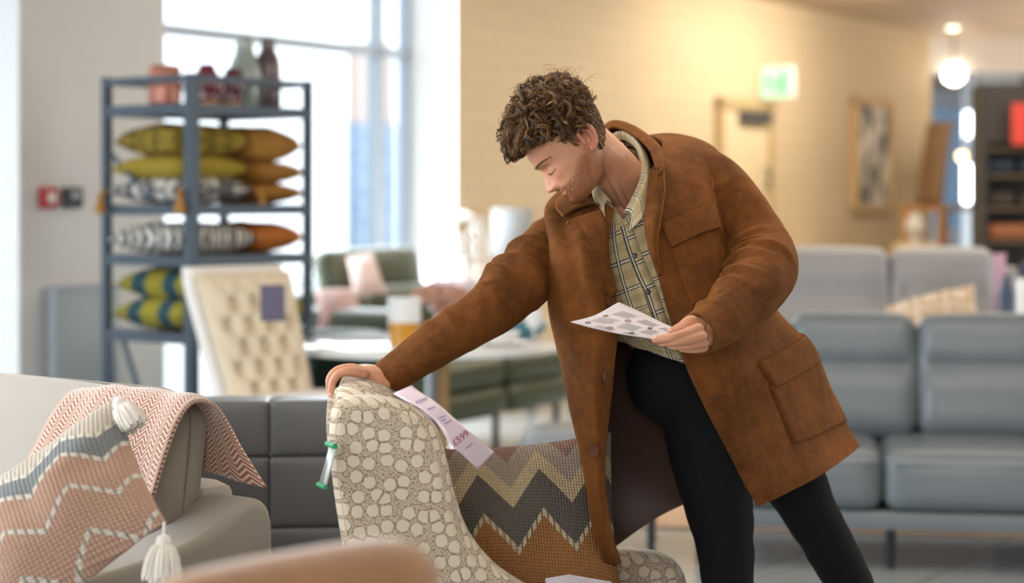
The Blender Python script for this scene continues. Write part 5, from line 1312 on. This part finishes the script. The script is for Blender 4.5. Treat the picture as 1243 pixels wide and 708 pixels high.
cr_ = [
 [(744, 252, 4.21), (727, 244, 4.25), (713, 236, 4.32), (722, 196, 4.42), (748, 172, 4.48), (780, 164, 4.47), (803, 172, 4.38), (799, 190, 4.27), (792, 212, 4.19)],
 [(742, 270, 4.18), (700, 256, 4.22), (664, 248, 4.28), (690, 226, 4.44), (745, 190, 4.53), (822, 168, 4.53), (869, 181, 4.42), (846, 214, 4.27), (792, 252, 4.17)],
 [(739, 312, 4.13), (701, 305, 4.10), (664, 296, 4.20), (682, 290, 4.46), (760, 262, 4.58), (850, 238, 4.58), (890, 243, 4.44), (860, 268, 4.22), (797, 315, 4.13)],
 [(749, 362, 4.11), (708, 362, 4.07), (667, 366, 4.17), (692, 360, 4.43), (770, 330, 4.57), (868, 300, 4.58), (914, 312, 4.43), (868, 334, 4.19), (808, 362, 4.11)],
 [(751, 412, 4.10), (715, 415, 4.05), (677, 420, 4.17), (702, 415, 4.40), (780, 395, 4.54), (892, 362, 4.56), (944, 376, 4.42), (888, 400, 4.17), (823, 410, 4.10)],
 [(746, 466, 4.09), (718, 470, 4.03), (688, 472, 4.14), (712, 468, 4.38), (792, 450, 4.54), (912, 428, 4.56), (984, 420, 4.42), (910, 455, 4.16), (842, 462, 4.09)],
 [(739, 526, 4.08), (722, 528, 4.03), (700, 530, 4.11), (726, 528, 4.38), (805, 510, 4.56), (940, 480, 4.58), (1007, 474, 4.44), (935, 505, 4.17), (867, 515, 4.09)],
 [(737, 590, 4.08), (725, 592, 4.04), (713, 595, 4.11), (738, 596, 4.38), (815, 572, 4.58), (962, 528, 4.60), (1027, 514, 4.46), (958, 552, 4.19), (895, 568, 4.10)],
 [(744, 645, 4.08), (731, 645, 4.05), (721, 640, 4.12), (746, 632, 4.38), (822, 596, 4.60), (972, 548, 4.62), (1037, 532, 4.47), (974, 574, 4.20), (911, 598, 4.11)],
 [(755, 684, 4.09), (742, 688, 4.07), (731, 676, 4.13), (758, 655, 4.38), (828, 613, 4.60), (980, 562, 4.62), (1043, 542, 4.48), (984, 584, 4.21), (921, 615, 4.12)]]
rows = [[P(*p) for p in r] for r in cr_]
g = surf(rows, 190, 150)
def coatfold(u, v, p):
    f_ = 0
    f_ += .009*noise.noise(V((u*16, v*2.2, 1.3)))*sm(.1, .5, v)
    f_ += .0025*noise.noise(V((u*9, v*9, 5.1)))
    # drag lines from the shoulders and a pull at the right side front
    f_ += .006*math.sin(u*60+v*10)*G(u-.16, .10)*sm(.05, .2, v)*sm(.75, .35, v)*.8
    f_ += .005*math.sin(v*34-u*22)*G(u-.84, .07)*G(v-.42, .10)
    return f_
g = disp(g, coatfold)
mb = MB(); mb.grid(g, flip=False)
coat = mb.build('coat', [M_coat, M_lining], man, world=True, fixn=False, sharp=False)
sd_ = solid(coat, .006, -1, 1)
CG = g
def coatpt(u, v, off=0):
    i = u*189; j = v*149; a, b = int(min(i, 188)), int(min(j, 148)); fi, fj = i-a, j-b
    p = CG[b][a]*(1-fi)*(1-fj)+CG[b][a+1]*fi*(1-fj)+CG[b+1][a]*(1-fi)*fj+CG[b+1][a+1]*fi*fj
    nn = (CG[b][a+1]-CG[b][a]).cross(CG[b+1][a]-CG[b][a]).normalized()
    return p+nn*CS*off
CS = 1
nn = (CG[70][16]-CG[70][14]).cross(CG[72][15]-CG[70][15])
CS = 1 if nn.y < 0 else -1      # outward at the front is towards the camera
if CS < 0:
    pass
def uvpatch(fn, name, m, t_=.003, nu=24, nv=24, off=.003):
    """lies on the coat: fn(s,t)->(u,v)"""
    g_ = [[coatpt(*fn(i/(nu-1), j/(nv-1)), off=off) for i in range(nu)] for j in range(nv)]
    mb = MB(); mb.grid(g_); o = mb.build(name, m, coat, world=True, fixn=False, sharp=False); solid(o, t_, 1 if CS > 0 else -1); return o, g_
# project helper : find coat (u,v) under pixel
def pix2uv(px, py, ur):
    best = None
    for j in range(0, 150):
        for i in range(int(ur[0]*189), int(ur[1]*189)+1):
            p = CG[j][i]; x = 621.5+p.x*F/p.y; y = Y0+(HC-p.z)*F/p.y; d_ = (x-px)**2+(y-py)**2
            if best is None or d_ < best[0]: best = (d_, i/189, j/149)
    return best[1], best[2]
def quadpatch(corners, ur, name, m, t_=.004, off=.003, inset=0):
    uv = [pix2uv(x, y, ur) for x, y in corners]
    def fn(s_, t__):
        a = [uv[0][k]*(1-s_)+uv[1][k]*s_ for k in (0, 1)]; b = [uv[3][k]*(1-s_)+uv[2][k]*s_ for k in (0, 1)]
        return (a[0]*(1-t__)+b[0]*t__, a[1]*(1-t__)+b[1]*t__)
    return uvpatch(fn, name, m, t_, off=off)
UR = (.70, 1.0); UL = (0, .26)
M_pock = suede('brown_suede_pocket', '#4a2a0e', '#78471e')
quadpatch([(812, 302), (870, 274), (900, 345), (842, 372)], UR, 'chest_pocket', M_pock, .006, .004)
quadpatch([(803, 274), (861, 249), (872, 276), (813, 301)], UR, 'chest_pocket_flap', M_pock, .006, .010)
quadpatch([(935, 470), (988, 430), (1014, 512), (962, 540)], UR, 'hip_pocket', M_pock, .006, .004)
quadpatch([(920, 443), (966, 406), (984, 432), (940, 470)], UR, 'hip_pocket_flap', M_pock, .005, .006)
# buttons on the image-left panel, buttonhole on the other
for (bx, by) in ((738, 366), (733, 458), (723, 547)):
    u, v = pix2uv(bx, by, UL); p = coatpt(u, v, .004); nn = (coatpt(u, v, .01)-coatpt(u, v, 0)).normalized(); q = nn.to_track_quat('Z', 'Y').to_matrix().to_4x4(); q.translation = p
    mb = MB(); mb.lathe([(.0001, 0), (.0125, 0), (.0132, .002), (.0125, .0045), (.010, .0038), (.0095, .0032), (.0001, .003)], 28); mb.xf(q); mb.build('button', mat('leather_button_%d' % by, '#5a3216', .75), coat, world=True)
for (bx, by, ex, ey) in ((863, 484, 877, 479),):
    a = coatpt(*pix2uv(bx, by, UR), off=.001); b = coatpt(*pix2uv(ex, ey, UR), off=.001); mb = MB(); mb.tube([a, (a+b)/2, b], .0022, 6); mb.build('buttonhole', M_lining, coat, world=True)
# stitched edges
def stitch(pts, ur, name='stitching'):
    q = [coatpt(*pix2uv(x, y, ur), off=.0006) for x, y in pts]; mb = MB(); mb.tube(crom(q, 40), .0009, 5); mb.build(name, M_thread, coat, world=True)
stitch([(872, 185), (866, 215), (868, 250), (880, 285), (903, 330)], (.6, 1.0), 'armhole_seam')
# ---------------- lapels and collar : sheets of their own
def sheet(name, rws, nu=30, nv=30, t_=.005, m=None, off=0, parent=None, dsp=None):
    g_ = surf([[P(*p) for p in r] for r in rws], nu, nv)
    if dsp: g_ = disp(g_, dsp)
    mb = MB(); mb.grid(g_); o = mb.build(name, m or M_coat, parent or coat, world=True, fixn=False, sharp=False); solid(o, t_, off)
    if name in ('lapel', 'collar') and parent is None:
        e_ = MB(); rim = [r[-1] for r in g_] if name == 'lapel' else g_[-1]; e_.tube(rim, .0026, 6); e_.build('highlight_edge_stitching', M_coat2, o, world=True)  # stitched rim, its lighter suede painting a highlight along the edge
    return o
# image-right lapel: from collar notch down to the first button
sheet('lapel', [[(790, 205, 4.185), (797, 207, 4.165), (805, 207, 4.16)],
                [(785, 240, 4.165), (796, 240, 4.145), (806, 232, 4.145)],
                [(783, 275, 4.145), (792, 275, 4.125), (801, 268, 4.13)],
                [(789, 305, 4.13), (793, 303, 4.115), (797, 298, 4.12)],
                [(800, 336, 4.12), (800, 334, 4.112), (801, 330, 4.115)]])
sheet('lapel', [[(728, 256, 4.19), (710, 262, 4.19), (689, 269, 4.19)],
                [(734, 270, 4.165), (712, 277, 4.155), (686, 291, 4.165)],
                [(737, 295, 4.145), (722, 301, 4.12), (700, 313, 4.12)],
                [(741, 325, 4.13), (733, 330, 4.105), (719, 339, 4.105)],
                [(749, 356, 4.115), (746, 357, 4.10), (744, 358, 4.10)]])
# coat collar: band round the neck, rolled over
sheet('collar', [[(727, 250, 4.215), (712, 238, 4.295), (718, 200, 4.41), (738, 158, 4.46), (762, 160, 4.44), (786, 180, 4.34), (797, 208, 4.185)],
                 [(718, 248, 4.21), (704, 236, 4.30), (713, 198, 4.43), (736, 151, 4.49), (766, 152, 4.47), (795, 176, 4.34), (806, 205, 4.17)],
                 [(702, 252, 4.205), (690, 238, 4.29), (704, 206, 4.46), (738, 160, 4.53), (772, 160, 4.52), (801, 178, 4.36), (804, 208, 4.155)],
                 [(684, 263, 4.195), (676, 246, 4.27), (698, 214, 4.48), (740, 175, 4.55), (776, 172, 4.54), (803, 190, 4.36), (797, 214, 4.155)]], 70, 30)
# ---------------- sleeves
def sleeve(ctrl, folds, cuff_t=.05, nu=72, nv=140):
    cs = crom([c for c, r in ctrl], nv); rs = [q.x for q in crom([V((r, 0, 0)) for c, r in ctrl], nv)]
    g_ = []; prev = V((0, 0, 1)); tot = [0]
    for i in range(1, nv): tot.append(tot[-1]+(cs[i]-cs[i-1]).length)
    for i in range(nv):
        tn = (cs[min(i+1, nv-1)]-cs[max(i-1, 0)]).normalized(); x = (prev-tn*prev.dot(tn)).normalized(); y = tn.cross(x); prev = x; row = []
        for k in range(nu):
            th_ = 2*PI*k/nu; s_ = tot[i]/tot[-1]; r_ = rs[i]
            dsum = 0; amp_ = AMP
            for (s0, k0, th0, w_, amp, spread) in folds:
                dth = math.atan2(math.sin(th_-th0), math.cos(th_-th0)); dsum += amp_*amp*math.exp(-abs((s_-s0-k0*math.cos(th_-th0+.5))/w_)**1.5)*math.exp(-(dth/spread)**2)
            dsum += .0025*noise.noise(V((math.cos(th_)*1.4, math.sin(th_)*1.4, s_*7)))
            dsum += .0012*noise.noise(V((math.cos(th_)*4, math.sin(th_)*4, s_*22)))
            row.append(cs[i]+(x*math.cos(th_)+y*math.sin(th_))*(r_+dsum))
        g_.append(row)
    # turn the cuff edge inwards
    last = g_[-1]; c = sum(last, V((0, 0, 0)))/nu; tn = (cs[-1]-cs[-2]).normalized()
    g_.append([c+(p-c)*.93+tn*.0015 for p in last]); g_.append([c+(p-c)*.90-tn*.004 for p in last]); g_.append([c+(p-c)*.88-tn*.05 for p in last])
    mb = MB(); mb.grid(g_, cu=True); return mb.build('sleeve', M_coat, coat, world=True, sharp=False), g_
AMP = 1.35
def thA(a): return a
fo1 = [(.24, .03, .5, .018, .007, 1.0), (.30, -.03, 5.6, .016, .008, .9), (.36, .04, .2, .015, .009, 1.0), (.43, .05, 5.9, .016, .010, .9), (.50, -.03, .4, .014, .008, .9), (.40, .03, 4.6, .02, .008, 1.1), (.55, .04, 5.4, .016, .006, .9), (.70, .03, 5.7, .02, .004, 1.1), (.82, -.03, .0, .018, .004, 1.0),
       (.14, .05, 5.3, .02, .009, .8), (.47, .02, 4.9, .012, -.006, .8), (.33, .02, 5.0, .012, -.006, .8), (.28, .06, 4.6, .007, -.004, .7), (.38, -.05, 4.3, .007, -.005, .6), (.45, .06, 4.8, .007, -.005, .6), (.52, -.04, 5.1, .008, -.004, .6), (.20, .05, 4.4, .010, .005, .7), (.62, .05, 4.6, .012, .003, .8)]
ctr1 = [(P(712, 278, 4.30), .060), (P(682, 296, 4.30), .072), (P(650, 325, 4.225), .0685), (P(606, 368, 4.10), .058), (P(572, 392, 4.05), .052), (P(530, 417, 4.04), .047), (P(498, 439, 4.05), .042), (P(471, 459, 4.06), .0385)]
sl1, gs1 = sleeve(ctr1, fo1)
fo2 = [(.10, .04, 1.2, .02, .004, .9), (.20, -.03, 2.0, .02, .003, 1.0), (.36, .04, 1.6, .02, .004, .9), (.44, .06, 1.7, .016, .007, .8), (.50, -.05, 2.0, .013, .008, .8), (.55, .03, 1.4, .011, .007, .8), (.60, -.05, 2.1, .012, .008, .8), (.65, .04, 1.5, .012, .006, .9),
       (.47, .05, 1.8, .007, -.005, .6), (.53, -.03, 1.9, .007, -.006, .6), (.575, .04, 1.6, .007, -.005, .6), (.63, -.04, 2.0, .008, -.004, .6), (.72, .04, 1.3, .014, .004, .9), (.80, -.03, 2.2, .014, .004, .9), (.88, .03, 1.6, .014, .003, .9), (.52, .0, .3, .02, .006, .7), (.535, .0, 2.6, .012, -.010, .5), (.49, .02, 2.2, .013, .007, .6), (.585, .02, 2.2, .013, .008, .6)]
AMP = 2.3
ctr2 = [(P(846, 208, 4.40), .060), (P(868, 224, 4.37), .067), (P(893, 256, 4.34), .068), (P(916, 290, 4.31), .069), (P(929, 322, 4.24), .071), (P(918, 348, 4.15), .066), (P(893, 373, 4.07), .056), (P(868, 393, 4.01), .049), (P(846, 405, 3.965), .0435)]
sl2, gs2 = sleeve(ctr2, fo2)
# dark inner cuff showing at the wrist of the outstretched arm
mb = MB(); mb.tube([P(482, 455, 4.06), P(470, 460, 4.06), P(460, 465, 4.06)], [.0335, .0335, .033], 32, caps=False); o = mb.build('inner_cuff', mat('dark_knit_cuff', '#15171c', .9), sl1, world=True); solid(o, .004)
# ---------------- shirt
def plaid():
    n = N('tartan_shirt'); s = n.sep(n.coord('UV')); per = .066
    def stripe(c, pos, w, per=.056):
        f_ = n.math('ABSOLUTE', n.math('SUBTRACT', n.math('FRACT', n.math('ADD', n.math('DIVIDE', c, per), 1-pos+.5)), .5))
        return n.math('LESS_THAN', f_, w/per/2)
    base = n.mix(n.math('MULTIPLY', n.noise(n.coord('UV'), 120, 2), .5), C('#ccbb95'), C('#bda981'))
    olive = n.mix(.30, base, C('#6e5c3c'))
    dk, wh = C('#262a36'), C('#e2dccb')
    u = n.math('ADD', s[0], 10); v = n.math('ADD', s[1], 10)
    for c, pr in ((u, .040), (v, .056)):
        base = n.mix(n.math('MULTIPLY', stripe(c, .6, .018, pr), .35), base, C('#8f7d56'))
    for c, pr in ((v, .056), (u, .040)):
        k = .056/pr*.8
        base = n.mix(n.math('MULTIPLY', stripe(c, .08, .0032, pr), .9), base, dk)
        base = n.mix(n.math('MULTIPLY', stripe(c, .08+.065*k, .0036, pr), .9), base, wh)
        base = n.mix(n.math('MULTIPLY', stripe(c, .08+.125*k, .0026, pr), .9), base, dk)
    n.link(base, n.b.inputs['Base Color']); n.b.inputs['Roughness'].default_value = .9; n.b.inputs['Specular IOR Level'].default_value = .2; n.bump(n.noise(n.coord('Object'), 700, 2), .2, .0006); return n.m
M_shirt = plaid()
Lx = V((.93, 0, .37)); 
def ell(px, py, d, hw, hd, lx=Lx, n_=16, shift=None):
    c = P(px, py, d); r = []
    for k in range(n_):
        a = 2*PI*k/n_; p = c-lx*hw*math.cos(a)-V((0, 1, 0))*hd*math.sin(a)       # starts at image left, goes round the front
        r.append(p)
    return r
neck8 = [(731, 224, 4.33), (738, 240, 4.275), (746, 254, 4.24), (753, 262, 4.225), (757, 268, 4.22), (761, 260, 4.225), (767, 247, 4.24), (775, 230, 4.28), (783, 210, 4.34), (782, 196, 4.39), (776, 186, 4.43), (766, 181, 4.46), (755, 181, 4.46), (745, 187, 4.44), (737, 198, 4.41), (732, 210, 4.37)]
sr = [[P(*p) for p in neck8], ell(768, 262, 4.36, .145, .150), ell(776, 300, 4.355, .165, .165), ell(788, 345, 4.35, .165, .175), ell(803, 390, 4.335, .155, .172, V((.97, 0, .2))), ]
b1 = ell(812, 425, 4.33, .150, .165, V((.99, 0, 0))); b2 = ell(818, 432, 4.33, .150, .166, V((.95, 0, -.30)))
sr += [b2]
g = surf(sr, 150, 110, closed=True)
g = disp(g, lambda u, v, p: .0035*noise.noise(V((math.cos(u*6.28)*3, math.sin(u*6.28)*3, v*3)))+.0025*noise.noise(V((math.cos(u*6.28)*8, math.sin(u*6.28)*8, v*5))), True)
mb = MB(); mb.grid(g, cu=True); shirt = mb.build('shirt', M_shirt, man, world=True, fixn=False, sharp=False); solid(shirt, .0016, 0)
SG_ = g
# placket strip and shirt buttons
pl_ = [(759, 272), (768, 300), (778, 330), (789, 357), (800, 385), (812, 415), (826, 446)]
def shirtpt(px, py, off=.003):
    best = None
    for row in SG_:
        for p in row:
            if p.y > 4.36: continue
            x = 621.5+p.x*F/p.y; y = Y0+(HC-p.z)*F/p.y; d_ = (x-px)**2+(y-py)**2
            if best is None or d_ < best[0]: best = (d_, p)
    return best[1]+V((0, -off, 0))
a_ = crom([shirtpt(x-7, y+3, .0025) for x, y in pl_], 40); b_ = crom([shirtpt(x+9, y-3, .0025) for x, y in pl_], 40); m_ = crom([shirtpt(x+1, y, .0055) for x, y in pl_], 40)
mb = MB(); mb.grid([[a_[i], m_[i], b_[i]] for i in range(40)]); o = mb.build('placket', M_shirt, shirt, world=True, fixn=False, sharp=False); solid(o, .0015, 0)
for (x, y) in ((771, 311), (788, 354), (804, 397)):
    p = shirtpt(x, y, .009); mb = MB(); mb.lathe([(.0001, 0), (.0052, 0), (.0058, .0012), (.0045, .002), (.0001, .0014)], 20); q = V((0, -1, .1)).to_track_quat('Z', 'Y').to_matrix().to_4x4(); q.translation = p; mb.xf(q); mb.build('button', mat('dark_shirt_button_%d' % x, '#2b2622', .3), shirt, world=True)
# shirt collar
sheet('collar', [[(757, 262, 4.215), (768, 240, 4.23), (777, 213, 4.29), (774, 184, 4.40), (757, 170, 4.45), (742, 176, 4.43), (731, 200, 4.38), (730, 225, 4.30), (742, 246, 4.23)],
                 [(758, 258, 4.205), (770, 236, 4.22), (780, 208, 4.28), (776, 176, 4.40), (757, 160, 4.455), (740, 167, 4.44), (727, 195, 4.38), (726, 222, 4.29), (736, 243, 4.22)],
                 [(766, 262, 4.19), (777, 240, 4.20), (786, 212, 4.265), (783, 182, 4.41), (762, 166, 4.48), (740, 172, 4.465), (722, 200, 4.38), (722, 232, 4.27), (733, 256, 4.20)],
                 [(762, 283, 4.175), (781, 262, 4.18), (790, 230, 4.24), (788, 195, 4.41), (765, 178, 4.49), (738, 183, 4.475), (718, 210, 4.38), (722, 245, 4.25), (738, 276, 4.185)]], 110, 26, .0022, M_shirt, 0, shirt)
# ---------------- trousers and shoes
tp = []
def lg(pts, e=1): m_ = MB(); m_.cap(pts[0][0], pts[0][1], pts[-1][0], pts[-1][1], 24, mid=pts[1:-1], ell=e, ref=(1, 0, 0)); tp.append(m_)
lg([(P(862, 470, 4.36), .105), (P(862, 530, 4.34), .100), (P(870, 600, 4.33), .078), (P(880, 660, 4.31), .064), (P(884, 715, 4.30), .056), (KN1.lerp(AN1, .3)+V((0, .01, 0)), .058), (AN1+V((0, 0, .05)), .046)])
lg([(P(905, 480, 4.44), .102), (P(940, 540, 4.45), .088), (P(975, 605, 4.47), .066), (P(1005, 660, 4.49), .058), (P(1033, 715, 4.51), .053), (KN2.lerp(AN2, .3), .056), (AN2+V((0, 0, .05)), .046)])
m_ = MB(); m_.cap(P(828, 448, 4.365), .115, P(885, 492, 4.40), .105, 24, ell=1.15, ref=(0, 1, 0)); tp.append(m_)
tm = union(tp, .005, 4, .5)
tm.transform(inv)
TN = [V(q.vector) for q in tm.vertex_normals]
for vtx, vn_ in zip(tm.vertices, TN):
    p = vtx.co; k = noise.noise(V((p.x*9, p.y*9, p.z*26))); vtx.co = p+vn_*(.0035*k+.003*noise.noise(V((p.x*6+p.z*14, p.y*5, p.z*5)))) 
n = N('black_trousers'); n.b.inputs['Base Color'].default_value = C('#17181b'); n.b.inputs['Roughness'].default_value = .85; n.b.inputs['Specular IOR Level'].default_value = .2; n.bump(n.noise(n.coord(), 900, 2), .15, .0005)
link('trousers', tm, n.m, man)
M_shoe = mat('black_shoe_leather', '#1b1714', .4)
for A in (AN1, AN2):
    sp_ = []; m_ = MB(); m_.cap(A+V((.02, .035, -.045)), .040, A+V((-.17, -.10, -.062)), .026, 20, ell=1.25, ref=(0, 0, 1), mid=[(A+V((-.08, -.04, -.050)), .042)]); sp_.append(m_)
    m_ = MB(); m_.cap(A+V((0, .01, -.03)), .045, A+V((0, .0, .04)), .048, 16); sp_.append(m_)
    me = union(sp_, .006, 3); me.transform(inv)
    for vtx in me.vertices: vtx.co.z = max(vtx.co.z, .002)
    link('shoe', me, M_shoe, man)
# ---------------- the leaflet
n1 = P(693, 391, 3.90)
t = thing('leaflet', 'white printed leaflet held in the left hand of the man', 'leaflet', n1)
rw = [[P(693, 391, 3.905), P(722, 383, 3.955), P(751, 367, 4.01)],
      [P(718, 398, 3.90), P(748, 386, 3.95), P(778, 379, 4.00)],
      [P(752, 405.5, 3.905), P(780, 396, 3.945), P(802, 391, 3.985)],
      [P(775, 409, 3.915), P(802, 402, 3.95), P(822, 400, 3.97)],
      [P(800, 413, 3.93), P(820, 410, 3.95), P(840, 410, 3.965)]]
g = surf(rw, 21, 41); mb = MB(); mb.grid(g, uvm=False)
M_lp = mat('leaflet_paper', '#d9d2d8', .6)
o = mb.build('sheet', M_lp, t, world=True, fixn=False, sharp=False); solid(o, .0006, 0)
def lp(s_, v_, off=.0008):
    i = s_*20; j = v_*40; a, b = min(int(i), 19), min(int(j), 39); fi, fj = i-a, j-b
    p = g[b][a]*(1-fi)*(1-fj)+g[b][a+1]*fi*(1-fj)+g[b+1][a]*(1-fi)*fj+g[b+1][a+1]*fi*fj
    nn = (g[b][a+1]-g[b][a]).cross(g[b+1][a]-g[b][a]).normalized(); nn = nn if nn.y < 0 else -nn
    return p+nn*off
M_ink = mat('grey_ink', '#b7b0b6', .7); M_rink = mat('red_ink', '#8f2f35', .6); M_dink = mat('dark_ink', '#4a3a45', .6)
# text set in rows across the leaflet; each paragraph is one printed block made of thin lines
def para(s0, s1, v0, v1, lines, m=M_ink):
    mb = MB(); rr_ = random.Random(int(s0*100+v0*1000))
    for k in range(lines):
        a = s0+(s1-s0)*(k+.15)/lines; b = s0+(s1-s0)*(k+.75)/lines; e = v1-(v1-v0)*rr_.uniform(0, .2); gg = [[lp(q, v0+(e-v0)*i/8) for q in (a, b)] for i in range(9)]; mb.grid(gg)
    mb.build('printed_text', m, t, world=True, smooth=False, fixn=False)
for s0, s1, v0, v1, ln in ((.58, .82, .14, .34, 5), (.58, .82, .40, .60, 5), (.58, .82, .66, .86, 5), (.20, .44, .12, .32, 5), (.20, .44, .38, .56, 5), (.20, .44, .62, .80, 5), (.04, .14, .25, .42, 2), (.04, .14, .5, .68, 2)): para(s0, s1, v0, v1, ln)
def ringm(s_, v_, m, r_=.0045):
    mb = MB(); p = [lp(s_+.035*math.cos(a), v_+.022*math.sin(a)) for a in [2*PI*k/20 for k in range(20)]]; mb.tube(p, .0008, 4, closed=True); mb.build('printed_ring', m, t, world=True)
for s_, v_, m in ((.50, .13, M_rink), (.50, .36, M_rink), (.48, .60, M_dink), (.12, .14, M_dink), (.12, .36, M_rink), (.11, .58, M_dink)): ringm(s_, v_, m)
